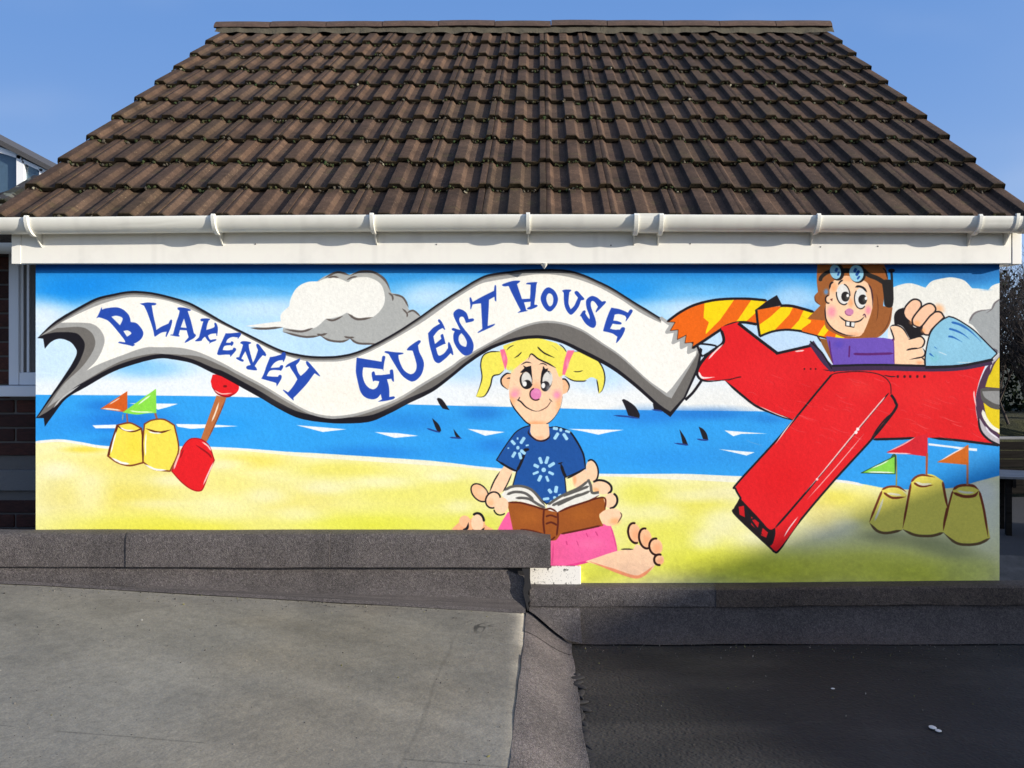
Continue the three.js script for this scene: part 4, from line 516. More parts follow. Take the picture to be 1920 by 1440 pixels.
    const edge = P.map(([x]) => 0.0035 * (fbm(x * 40 + seed * 7, seed, 1e6, 111, 2) - 0.5));
    ys.forEach((y, j) => P.forEach(([x, h], i) => {
      pos.push(x, y + (j === 0 ? edge[i] : 0), h + lift * (1 - y / GAUGE) + dips[j]); uv.push(x + ou, y + ov);
      const m = [0.42, 0.62, 0.93, 1, 0.95][j] * (0.94 + 0.12 * r()), gr = [1.12, 1.08, 1.01, 1, 1][j], wornAndLit = j > 0 && h > 0.001 && h < RH - 0.001 && i && P[i - 1][1] > h ? 1.18 : 1;  // right slopes lightened: wear plus the sunlit highlight, put into the colour
      col.push(m * wornAndLit, m * gr * wornAndLit, m * (2 - gr) * 0.99 * wornAndLit);
    }));
    for (let j = 0; j < ys.length - 1; j++) for (let i = 0; i < n - 1; i++) { const a = j * n + i; idx.push(a, a + 1, a + n + 1, a, a + n + 1, a + n); }
    const b0 = pos.length / 3;                                  // nose face, a dark mossy band down to the tile beneath
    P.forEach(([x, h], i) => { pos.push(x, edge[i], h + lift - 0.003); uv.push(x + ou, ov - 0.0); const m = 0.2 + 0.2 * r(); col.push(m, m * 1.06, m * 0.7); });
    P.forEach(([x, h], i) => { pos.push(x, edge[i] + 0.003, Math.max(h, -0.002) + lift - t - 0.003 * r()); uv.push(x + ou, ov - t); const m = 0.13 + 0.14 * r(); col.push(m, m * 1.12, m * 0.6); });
    for (let i = 0; i < n - 1; i++) idx.push(b0 + i, b0 + n + i + 1, b0 + i + 1, b0 + i, b0 + n + i, b0 + n + i + 1);
    const g = new THREE.BufferGeometry();
    g.setAttribute('position', new THREE.Float32BufferAttribute(pos, 3)); g.setAttribute('uv', new THREE.Float32BufferAttribute(uv, 2)); g.setAttribute('color', new THREE.Float32BufferAttribute(col, 3)); g.setIndex(idx); g.computeVertexNormals();
    return toCreasedNormals(g, 0.45);
  }
  const geos = { full: [0, 1, 2, 3, 4, 5].map((s) => tileGeometry('full', 0.41, 200 + s)), left: [0, 1, 2].map((s) => tileGeometry('left', 0.41, 220 + s)), right: [0, 1, 2].map((s) => tileGeometry('right', 0.41, 230 + s)) };
  const topGeos = { full: [0, 1, 2].map((s) => tileGeometry('full', 0.37, 240 + s)), left: [tileGeometry('left', 0.37, 250)], right: [tileGeometry('right', 0.37, 251)] };
  const r = rng(5), pick = (a) => a[Math.floor(r() * a.length)];
  const mossAt = [];
  for (let k = 0; k < 10; k++) for (let c = 0; c <= 16; c++) {
    const kind = c === 0 ? 'left' : c === 16 ? 'right' : 'full', x = c === 0 ? RX0 : RX0 + PITCH * (2 * c - 1), s = k * GAUGE + (r() - 0.5) * 0.007 - (r() < 0.04 ? 0.010 : 0), [y, z] = on(s, (r() - 0.5) * 0.0016);
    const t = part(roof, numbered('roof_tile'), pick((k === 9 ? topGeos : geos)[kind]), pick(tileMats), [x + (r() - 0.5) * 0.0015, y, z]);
    t.rotation.set(-(Math.PI / 2 - TH), 0, 0); t.rotateZ((r() - 0.5) * 0.011); t.rotateY((r() - 0.5) * 0.006);
    const w = kind === 'full' ? 2 * PITCH : PITCH, n = Math.round(w / PITCH * 4);
    for (let i = 0; i < n; i++) if (r() < 0.8) mossAt.push([x + r() * w + (c ? 0.05 : 0), s, k]);
  }
  // moss and grit caught under the noses of the tiles
  const clump = new THREE.IcosahedronGeometry(1, 1); { const q = clump.attributes.position; for (let i = 0; i < q.count; i++) { const k = 0.75 + 0.5 * hash(Math.round(q.getX(i) * 50), Math.round(q.getY(i) * 50 + q.getZ(i) * 90), 9); q.setXYZ(i, q.getX(i) * k, q.getY(i) * k, q.getZ(i) * k); } clump.computeVertexNormals(); }
  const moss = new THREE.InstancedMesh(clump, new THREE.MeshStandardMaterial({ roughness: 1, color: 0xffffff }), mossAt.length * 2);
  const dm = new THREE.Object3D(), prof0 = (x) => { const q = wrap(x - RX0, PITCH); return q < 0.012 ? q / 0.012 * RH : q < 0.062 ? RH : q < 0.084 ? (0.084 - q) / 0.022 * RH : 0; };
  mossAt.forEach(([x, s], i) => { for (const e of [0, 1]) {
    const xx = x + (r() - 0.5) * 0.03, h = prof0(xx) * 0.97 + 0.004 + r() * 0.012, [y, z] = on(s - 0.004 - r() * 0.007, h), q = 0.0028 + 0.005 * r() * r();
    dm.position.set(xx, y, z); dm.rotation.set(r() * 6, r() * 6, r() * 6); dm.scale.set(q * (1 + r()), q, q * (1 + r() * 0.6)); dm.updateMatrix(); moss.setMatrixAt(i * 2 + e, dm.matrix);
    const v = r(); moss.setColorAt(i * 2 + e, v < 0.7 ? lin(0.020 + 0.018 * r(), 0.024 + 0.02 * r(), 0.008) : v < 0.98 ? lin(0.06, 0.05, 0.035) : lin(0.22, 0.2, 0.14));
  } });
  moss.name = 'moss'; moss.userData.kind = 'stuff'; moss.castShadow = moss.receiveShadow = true; roof.add(moss);
  // ridge: mortar bed and eleven round-backed ridge tiles
  const bed = sweep([[-2.668, 2.482], [-2.684, 2.508], [-2.697, 2.533], [-2.72, 2.56]], RX0 - 0.02, RX0 + 4.745, 200, (x, k) => [0.022 * (fbm(x * 22, k, 1e6, 121, 3) - 0.5), (k === 0 ? 0.034 : 0.010) * (fbm(x * 9 + 7, k * 3, 1e6, 122, 3) - 0.5)], 0.9);
  part(roof, 'ridge_mortar', bed, new THREE.MeshStandardMaterial({ color: lin(0.080, 0.068, 0.045), bumpMap: tileBump, bumpScale: 0.006, roughness: 1 }));
  const L = 4.775 / 11, rp = []; for (let i = 0; i <= 14; i++) { const a = Math.PI * (0.08 + 0.84 * i / 14); rp.push([0.128 * Math.cos(a), 0.104 * Math.sin(a)]); } for (let i = 14; i >= 0; i--) { const a = Math.PI * (0.08 + 0.84 * i / 14); rp.push([0.112 * Math.cos(a), 0.088 * Math.sin(a)]); }
  const ridgeGeo = sweep(rp, 0.002, L - 0.003, 3, (x) => [0, x < 0.003 || x > L - 0.004 ? -0.003 : 0], 0.5, true);
  const rc = on(3.47);
  for (let i = 0; i < 11; i++) { const t = part(roof, numbered('ridge_tile'), ridgeGeo, pick(ridgeMats), [RX0 - 0.035 + i * L, rc[0] - 0.022 + (r() - 0.5) * 0.006 - 0.006 * Math.abs(i - 6) / 5, rc[1]]); t.rotation.z = (r() - 0.5) * 0.008; }
  house.userData.tile = undefined; delete house.userData.tile;
  house.roofKit = { geos, on: null };
}

// ---------------------------------------------------------------- the flat roof in front of the wall
const flat = thing('flat_roof', 'flat felt roof in the foreground, pale grey on the left, black on the right', 'roof', [0, -3.85, 2.2]);
const leftY = (x) => -1.153 - 0.0577 * (x + 0.055) - 0.02 * smooth(-2.2, -3.2, x);
{
  const ends = 4.6, body = new THREE.MeshStandardMaterial({ color: lin(0.3, 0.28, 0.26), roughness: 0.95, bumpMap: renderBump, bumpScale: 0.004 });
  part(flat, 'building_side', merged([box(-3.3, 3.3, -3.9, -1.36, 0.02, ends)]), body);
  const wobble = (x, k) => [0.004 * (fbm(x * 6 + 9, k * 1.7, 1e6, 131, 3) - 0.5), 0.006 * (fbm(x * 3 + 3, k * 0.9, 1e6, 132, 3) - 0.5)];
  // left kerb: cap, gap and skirt
  const capEnd = 0.047;
  const capHigh = (xa, xb, n, out) => part(flat, 'kerb_cap', sweep([[-0.013, -0.803], [0.04, -0.801 + out * 0.5], [0.074 + out, -0.802 + out * 0.5], [0.086 + out, -0.806 + out * 0.4], [0.092 + out, -0.816], [0.0935 + out, -0.86], [0.094 + out, -0.947], [0.090 + out, -0.951], [0.076, -0.95], [0.07, -0.93], [0.0, -0.92]], xa, xb, n, (x, k) => { const w = wobble(x, k), e = smooth(-0.1, capEnd, x); return [k ? w[0] * 1.3 : 0, w[1] - (k < 5 ? 0.022 * e : 0) - (k >= 6 && k <= 8 ? 0.004 * smooth(-2.4, 0, x) : 0)]; }, 0.6, true), felt);
  capHigh(-3.3, -1.85, 60, 0); capHigh(-1.858, -0.945, 40, 0.004); capHigh(-0.955, capEnd, 44, 0.0005);
  part(flat, 'kerb_core', box(-3.3, -0.062, -1.3, -0.90, 0.002, 0.055), bitumen);
  part(flat, 'kerb_skirt', sweep([[0.05, -0.94], [0.066, -0.948], [0.07, -0.965], [0.071, -1.04], [0.078, -1.1], [0.098, 0], [0.125, 0]], -3.3, -0.066, 150, (x, k) => {
    const w = wobble(x * 1.3 + 20, k + 9), e = smooth(-0.2, -0.066, x);
    if (k >= 5) return [w[0] * 1.5, leftY(x) + (k === 5 ? 0.010 : 0.0035)];
    return [w[0] * 1.5 + (k > 0 ? 0.004 * Math.sin(x * 2.1) : 0), w[1] - (k < 4 ? 0.012 * smooth(-1.5, -0.1, x) + 0.045 * e * (1 - k * 0.12) : 0) + (k === 4 ? 0.5 * (leftY(x) + 1.153) : 0)];
  }, 0.7), felt);
  // scrap of white board left under the end of the cap
  const boardMap = dataTexture(256, 96, (u, v) => { const c = smooth(0.62, 0.7, fbm(u * 16, v * 6, 1e6, 141)) * smooth(0.35, 0.9, Math.abs(v - 0.5) * 2) + (hash(u * 128, v * 48, 142) < 0.02 ? 0.8 : 0) + smooth(0.2, 0.05, v) * smooth(0.5, 0.6, vnoise(u * 6, 1, 1e6, 143)), k = 1 - 0.85 * clamp(c); return [0.90 * k, 0.88 * k, 0.84 * k]; });
  const board = box(-0.056, 0.186, -1.062, -0.968, -0.009, 0.012, 0.003); { const q = board.attributes.position, t = board.attributes.uv; for (let i = 0; i < q.count; i++) t.setXY(i, (q.getX(i) + 0.056) / 0.242, (q.getY(i) + 1.062) / 0.094); }
  part(flat, 'white_board', board, new THREE.MeshStandardMaterial({ map: boardMap, roughness: 0.7 }));
  // right kerb: shallow cap and a skirt that flares on to the deck
  const capLow = (xa, xb, n, mat, out) => part(flat, 'kerb_cap', sweep([[-0.012, -1.049], [0.05, -1.0485], [0.073 + out, -1.05], [0.083 + out, -1.056], [0.086 + out, -1.068], [0.087 + out, -1.128], [0.084 + out, -1.132], [0.07, -1.13], [0.05, -1.12], [0.0, -1.12]], xa, xb, n, (x, k) => { const w = wobble(x * 1.4 + 40, k + 20), s = smooth(0.6, 1.0, x); return [k && k < 8 ? w[0] * (1.2 + 2 * s) : 0, (k ? w[1] * (0.8 + 1.0 * s) : 0) + 0.012 * smooth(0.5, 2.3, x)]; }, 0.6, true), mat);
  capLow(-0.048, 0.80, 60, felt, 0);
  capLow(0.79, 3.3, 130, feltMossy, 0.004).userData.label = 'brown weathered length of kerb cap';
  part(flat, 'kerb_skirt', sweep([[0.06, -1.12], [0.079, -1.134], [0.083, -1.15], [0.10, -1.19], [0.135, -1.228], [0.185, -1.252], [0.215, -1.2565]], -0.048, 3.3, 130, (x, k) => { const w = wobble(x * 1.2 + 60, k + 30); return [w[0] * 2, w[1] * 1.3 + 0.01 * smooth(0.5, 2.3, x) * (k < 4 ? 1 : 0)]; }, 0.8), feltDark);
  // decks
  const deck = part(flat, 'deck_coating', sheet(110, 90, (u, v) => { const x = -3.3 + u * 3.3, z = 0.10 + v * 4.5; return [x, leftY(x) + 0.006 * (fbm(x * 2.2 + 5, z * 2.2, 1e6, 151, 3) - 0.5) + 0.003 * (fbm(x * 9, z * 7, 1e6, 152, 2) - 0.5) - 0.05 * smooth(-0.066, -0.045, x), z]; }, (u, v, p) => [(p[0] + 3.3) / 3.4, p[2] / 3.4]), deckGrey);
  deck.userData.label = 'pale grey coated deck, smooth and stained';
  const laps = [[0.14, 1.015, 0.0], [1.0, 2.6, 0.004], [2.58, 4.6, 0.0]];
  for (const [z0, z1, up] of laps) part(flat, 'felt_sheet', sheet(90, 40, (u, v) => { const x = 0.10 + u * 3.2, z = z0 + v * (z1 - z0); return [x, -1.262 + up + 0.010 * (fbm(x * 1.6 + 15, z * 1.6, 1e6, 153, 3) - 0.5) * (v > 0 && v < 1 ? 1 : 0.6) + (v === 0 && up ? 0.002 * fbm(x * 20, 1, 1e6, 154) : 0), z + (v === 0 && up ? 0.008 * (fbm(x * 5, 2, 1e6, 155) - 0.5) : 0)]; }, (u, v, p) => [(p[0]) / 3, p[2] / 3]), blackFelt).userData.label = 'old black felt sheet on the lower deck';
  // the raised strip of felt between the decks, three lapped pieces
  const stripEdge = (z) => [-0.066 - 0.022 * smooth(0.2, 1.6, z) + 0.012 * (fbm(z * 5, 3, 1e6, 161, 2) - 0.5), 0.137 + 0.012 * smooth(0.2, 1.6, z) + 0.014 * (fbm(z * 6, 6, 1e6, 162, 2) - 0.5)];
  const stripY = (u) => { const l = leftY(-0.06) - 0.001, low = -1.256; return l + (low - l) * smooth(0.0, 1.0, 0.12 + 0.88 * u) ; };
  const strip = (za, zb, up, slantA, slantB) => sheet(18, 60, (u, v) => {
    const a = za + slantA(u), b = zb + slantB(u), z = a + (b - a) * v, [x0, x1] = stripEdge(z), x = x0 + (x1 - x0) * u;
    return [x, stripY(u) + up + 0.006 * (fbm(x * 14, z * 6, 1e6, 163, 2) - 0.5) - (v === 1 ? 0.0 : 0), z];
  }, (u, v, p) => [p[0], p[2]]);
  const strips = [strip(0.085, 0.36, 0.005, () => 0, () => 0), strip(0.34, 0.78, 0.002, () => -0.02, (u) => 0), strip(0.70, 4.6, 0.006, (u) => -0.06 + 0.13 * u, () => 0)];
  const stripMat = felt;
  for (const g of strips) part(flat, 'felt_strip', g, stripMat).userData.label = 'raised strip of felt between the two decks';
  // gusset that laps from the right skirt on to the strip: its free edge runs slantwise
  part(flat, 'felt_gusset', sheet(24, 12, (u, v) => { const x = -0.05 + u * 0.23, zEnd = 0.10 + 0.155 * u + 0.006 * (fbm(u * 8, 4, 1e6, 164) - 0.5), z = 0.078 + (zEnd - 0.078) * v; const yTop = -1.135, yBot = stripY(clamp((x + 0.06) / 0.2)) + 0.017; return [x, yTop + (yBot - yTop) * Math.pow(v, 0.55), z + 0.002]; }, (u, v, p) => [p[0], v * 0.19]), felt);
  // open crack between the kerbs, its inner darkness put in as black pieces; loose flaps along the strip's low edge
  part(flat, 'crack_dark', box(-0.066, -0.046, -1.16, -0.95, 0.0, 0.052), bitumen);
  const jag = new THREE.Shape([[-0.083, -0.957], [-0.05, -0.957], [-0.049, -0.985], [-0.04, -1.045], [-0.052, -1.055], [-0.054, -1.075], [-0.047, -1.092], [-0.040, -1.108], [-0.05, -1.102], [-0.055, -1.115], [-0.051, -1.135], [-0.057, -1.15], [-0.062, -1.128], [-0.067, -1.10], [-0.074, -1.078], [-0.077, -1.05], [-0.070, -1.02], [-0.072, -0.985]].map(([a, b]) => new THREE.Vector2(a, b)));
  const crack = new THREE.ExtrudeGeometry(jag, { depth: 0.02, bevelEnabled: false }); crack.translate(0, 0, 0.078); part(flat, 'crack_dark', crack, bitumen);
  const flaps = [], fr = rng(31); for (let i = 0; i < 26; i++) { const z = 0.55 + i * 0.045 + fr() * 0.03, x = stripEdge(z)[1] + 0.001 + fr() * 0.007; const c = new THREE.IcosahedronGeometry(1, 2); c.scale(0.006 + 0.012 * fr(), 0.006, 0.012 + 0.03 * fr()); c.rotateY(fr() * 3); c.translate(x, -1.257, z); flaps.push(c); }
  part(flat, 'tar_lump', merged(flaps), bitumen).userData.kind = 'stuff';
  // loose granules, crumbs of moss and grit washed on to the decks
  const gr = rng(17), grit = new THREE.InstancedMesh(new THREE.IcosahedronGeometry(1, 0), new THREE.MeshStandardMaterial({ roughness: 1 }), 1500), go = new THREE.Object3D();
  for (let i = 0; i < 1500; i++) {
    const right = i < 800, edge = gr() < 0.55; let x, z, y;
    if (right) { x = 0.16 + gr() * 2.6; z = edge ? 0.2 + gr() * gr() * 0.25 : 0.2 + gr() * 1.6; y = -1.259; } else { x = -3.1 + gr() * 3.0; z = edge ? 0.115 + gr() * gr() * 0.2 : 0.12 + gr() * 1.8; y = leftY(x) + 0.001; }
    const q = 0.0012 + 0.0035 * gr() * gr() * gr(); go.position.set(x, y, z); go.rotation.set(gr() * 6, gr() * 6, gr() * 6); go.scale.set(q * (1 + gr()), q * 0.7, q); go.updateMatrix(); grit.setMatrixAt(i, go.matrix);
    const v = gr(); grit.setColorAt(i, v < 0.6 ? lin(0.05, 0.045, 0.04) : v < 0.85 ? lin(0.2, 0.18, 0.15) : v < 0.98 ? lin(0.14, 0.13, 0.05) : lin(0.3, 0.28, 0.24));
  }
  grit.name = 'grit'; grit.userData.kind = 'stuff'; grit.position.sub(bases.get(flat)); grit.castShadow = grit.receiveShadow = true; flat.add(grit);
  // white droppings on the decks
  const dr = rng(8), drops = []; for (const [x, y, z, s] of [[1.32, -1.252, 1.06, 0.011], [1.328, -1.252, 1.085, 0.008], [1.1, -1.253, 0.72, 0.005], [-1.6, -1.063, 0.5, 0.003], [-0.6, -1.122, 0.9, 0.003]]) { const c = new THREE.IcosahedronGeometry(s, 1); c.scale(1 + dr(), 0.3, 1 + dr() * 0.6); c.translate(x, y, z); drops.push(c); }
  part(flat, 'bird_dropping', merged(drops), new THREE.MeshStandardMaterial({ color: lin(0.62, 0.6, 0.55), roughness: 0.9 })).userData.kind = 'stuff';
}

// ---------------------------------------------------------------- brick house on the left, set back
const brickHouse = thing('brick_house', 'brown brick house behind the left end of the mural, with a white window', 'house', [-3.6, -3.85, -2]);
{
  const zf = -0.55, x0 = -3.42, x1 = -2.325;
  const wall = part(brickHouse, 'wall', merged([box(x0 + 0.01, x1, -3.9, 0.66, -4, zf - 0.012)]), mortar);
  const brickGeo = [0, 1].map((k) => new RoundedBoxGeometry(0.215 - k * 0.004, 0.065, 0.1, 1, 0.005));
  const r = rng(61), wx0 = -2.775, wy0 = -0.215, wy1 = 0.56;
  const band = [-0.71, -0.60];
  for (let row = 0; row < 26; row++) {
    const y = -1.35 + row * 0.075 + 0.0325; if (y > 0.62) break;
    if (y > band[0] - 0.035 && y < band[1] + 0.035) continue;
    let x = x0; const half = row % 2; let first = true;
    while (x < x1 - 0.02) {
      const w = first && half ? 0.1025 : 0.215, end = y > wy0 - 0.02 && y < wy1 ? wx0 - 0.004 : x1, e = Math.min(x + w, end); first = false;
      if (e - x > 0.02) part(wall, numbered('brick'), brickGeo[Math.floor(r() * 2)], brickMats[Math.floor(r() * 4)], [(x + e) / 2, y, zf - 0.05 + (r() - 0.5) * 0.004]).scale.x = (e - x) / 0.215;
      x += w + 0.01;
    }
  }
  part(brickHouse, 'stone_band', box(x0, x1, band[0], band[1], zf - 0.06, zf + 0.008, 0.006), new THREE.MeshStandardMaterial({ color: lin(0.14, 0.135, 0.13), roughness: 0.9, bumpMap: tileBump, bumpScale: 0.003 }));
  const fr = new THREE.MeshStandardMaterial({ color: lin(0.74, 0.74, 0.74), roughness: 0.4 });
  const win = part(brickHouse, 'window', merged([box(wx0, wx0 + 0.052, wy0 + 0.06, wy1, zf - 0.05, zf + 0.012, 0.003), box(wx0 + 0.052, -2.33, wy0 + 0.06, wy0 + 0.125, zf - 0.05, zf + 0.008, 0.003), box(wx0 + 0.052, -2.33, wy1 - 0.05, wy1, zf - 0.05, zf + 0.006, 0.003), box(wx0 + 0.052, wx0 + 0.066, wy0 + 0.125, wy1 - 0.05, zf - 0.045, zf - 0.006, 0.002), box(wx0 + 0.085, wx0 + 0.098, wy0 + 0.125, wy1 - 0.05, zf - 0.045, zf - 0.003, 0.002)]), fr);
  part(win, 'sill', box(wx0 - 0.05, -2.33, wy0 - 0.0, wy0 + 0.057, zf - 0.05, zf + 0.06, 0.006), fr);
  part(win, 'pane', box(wx0 + 0.06, -2.33, wy0 + 0.12, wy1 - 0.04, zf - 0.03, zf - 0.026), glass);
  part(win, 'pane_backing', box(wx0 + 0.06, -2.33, wy0 + 0.12, wy1 - 0.04, zf - 0.011 - 0.034, zf - 0.04), roomDark);  // dark sheet standing in for the unlit room behind the glass
  // eaves and hipped roof slope rising behind the guest house's verge
  const TH = THREE.MathUtils.degToRad(34), ey = 0.600, ez = -0.36, hipX = -3.43, on = (t, h = 0) => [ey + t * Math.tan(TH) + h * Math.cos(TH), ez - t + h * Math.sin(TH)];
  part(brickHouse, 'fascia', box(hipX - 0.02, -2.33, 0.52, 0.592, -0.43, -0.41), fr);
  const pts = [[hipX, 0], [-2.3, 0], [-2.3, 1.13]], tri = new THREE.BufferGeometry(), P = [];
  for (const h of [-0.002, -0.06]) for (const [x, t] of pts) { const [y, z] = on(t, h); P.push(x, y, z); }
  tri.setAttribute('position', new THREE.Float32BufferAttribute(P, 3)); tri.setAttribute('uv', new THREE.Float32BufferAttribute(P.flatMap((v, i) => (i % 3 === 0 ? [P[i], P[i + 1]] : [])), 2)); tri.setIndex([0, 1, 2, 3, 5, 4, 0, 3, 4, 0, 4, 1, 1, 4, 5, 1, 5, 2, 2, 5, 3, 2, 3, 0]); tri.computeVertexNormals();
  const roof = part(brickHouse, 'roof', tri.toNonIndexed(), new THREE.MeshStandardMaterial({ color: lin(1.0, 1.0, 0.85), map: tileMap, bumpMap: tileBump, bumpScale: 0.003, roughness: 0.95 })); roof.geometry.computeVertexNormals();
  const lichenMap = dataTexture(384, 384, (u, v) => { const k = 0.65 + 0.4 * fbm(u * 9, v * 9, 9, 181) + 0.25 * (hash(u * 384, v * 384, 182) - 0.5), l = smooth(0.58, 0.66, fbm(u * 34, v * 34, 34, 183, 2)), m = smooth(0.5, 0.7, fbm(u * 12, v * 12, 12, 184)); return [0.40 * k + 0.24 * l, 0.36 * k + 0.25 * l + 0.015 * m, 0.31 * k + 0.20 * l - 0.02 * m]; });
  const lich = new THREE.MeshStandardMaterial({ color: lin(1.75, 1.6, 1.5), map: lichenMap, bumpMap: tileBump, bumpScale: 0.003, roughness: 0.95, vertexColors: true });
  const { geos } = house.roofKit, slope = 0.336 * Math.cos(TH);
  for (let k = 0; k < 4; k++) for (let x = hipX + 0.24 + k * slope, c = 0; x < -2.4; x += c ? 0.2908 : 0.1454, c++) {
    const [y, z] = on(k * slope), m = part(roof, numbered('roof_tile'), c ? geos.full[(k * 5 + c) % 6] : geos.left[k % 3], lich, [x, y, z]); m.rotation.set(-(Math.PI / 2 - TH), 0, 0);
  }
  // its own gutter, lower than the guest house's
  const gp = []; for (let i = 0; i <= 14; i++) { const a = Math.PI * i / 14; gp.push([-0.365 - 0.05 * Math.cos(a), 0.558 - 0.05 * Math.sin(a)]); } for (let i = 14; i >= 0; i--) { const a = Math.PI * i / 14; gp.push([-0.365 - 0.047 * Math.cos(a), 0.558 - 0.047 * Math.sin(a)]); }
  part(brickHouse, 'gutter', sweep(gp, hipX, -2.5, 8, undefined, 0.5, true), gutterWhite);
}
// ---------------------------------------------------------------- glazed gable beyond the roofs on the left
{
  const d = 14, Q = d / 8.4, z = EYE - d, px = (x) => (x - 1013) * d / 1616, py = (y) => (666 - y) * d / 1616;
  const g = thing('glazed_gable', 'white framed gable windows under a grey sloping roof edge, beyond the tiled roof', 'house', [-8.6, -2.4, z - 1]);
  const white = new THREE.MeshStandardMaterial({ color: lin(0.80, 0.80, 0.79), roughness: 0.4 }), grey = new THREE.MeshStandardMaterial({ color: lin(0.06, 0.058, 0.06), roughness: 0.8, bumpMap: tileBump, bumpScale: 0.004 }), cheek = new THREE.MeshStandardMaterial({ color: lin(0.17, 0.16, 0.15), roughness: 0.8 });
  const ex = (pts, z0, z1) => { const s = new THREE.Shape(pts.map(([a, b]) => new THREE.Vector2(px(a), py(b)))); const e = new THREE.ExtrudeGeometry(s, { depth: z1 - z0, bevelEnabled: false }); e.translate(0, 0, z0); return e; };
  part(g, 'wall', ex([[-260, 396], [-260, 285], [-110, 212], [135, 342], [135, 420]], z - 1.0, z - 0.05), cheek);
  part(g, 'roof', merged([ex([[-110, 203], [150, 340], [150, 349], [-110, 214]], z - 1.1, z + 0.12), ex([[-110, 203], [-380, 345], [-380, 354], [-110, 214]], z - 1.1, z + 0.12)]), grey);
  const bar = (x0, y0, x1, y1, w) => { const ax = px(x0), ay = py(y0), bx = px(x1), by = py(y1), l = Math.hypot(bx - ax, by - ay), b = new THREE.BoxGeometry(l, w * Q, 0.11); b.rotateZ(Math.atan2(by - ay, bx - ax)); b.translate((ax + bx) / 2, (ay + by) / 2, z); return b; };
  const w1 = part(g, 'window', merged([bar(-110, 246, 43, 295, 0.052), bar(39, 292, 39, 400, 0.046), bar(-110, 400, 43, 400, 0.05), bar(-40, 270, -40, 400, 0.05)]), white);
  part(w1, 'pane', ex([[-110, 246], [39, 295], [39, 400], [-110, 400]], z - 0.008, z - 0.003), glass);
  const w2 = part(g, 'window', merged([bar(46, 303, 100, 328, 0.034), bar(97, 326, 97, 400, 0.034), bar(46, 303, 46, 400, 0.026), bar(80, 318, 80, 400, 0.03), bar(44, 400, 99, 400, 0.04)]), white);
  part(w2, 'pane', ex([[46, 305], [97, 329], [97, 400], [46, 400]], z - 0.008, z - 0.003), glass);
  part(g, 'pane_backing', ex([[-110, 250], [41, 298], [95, 328], [95, 400], [-110, 400]], z - 0.035, z - 0.03), new THREE.MeshStandardMaterial({ color: lin(0.22, 0.26, 0.30), roughness: 0.9 }));  // plain blue-grey sheet that gives the panes their tone
}

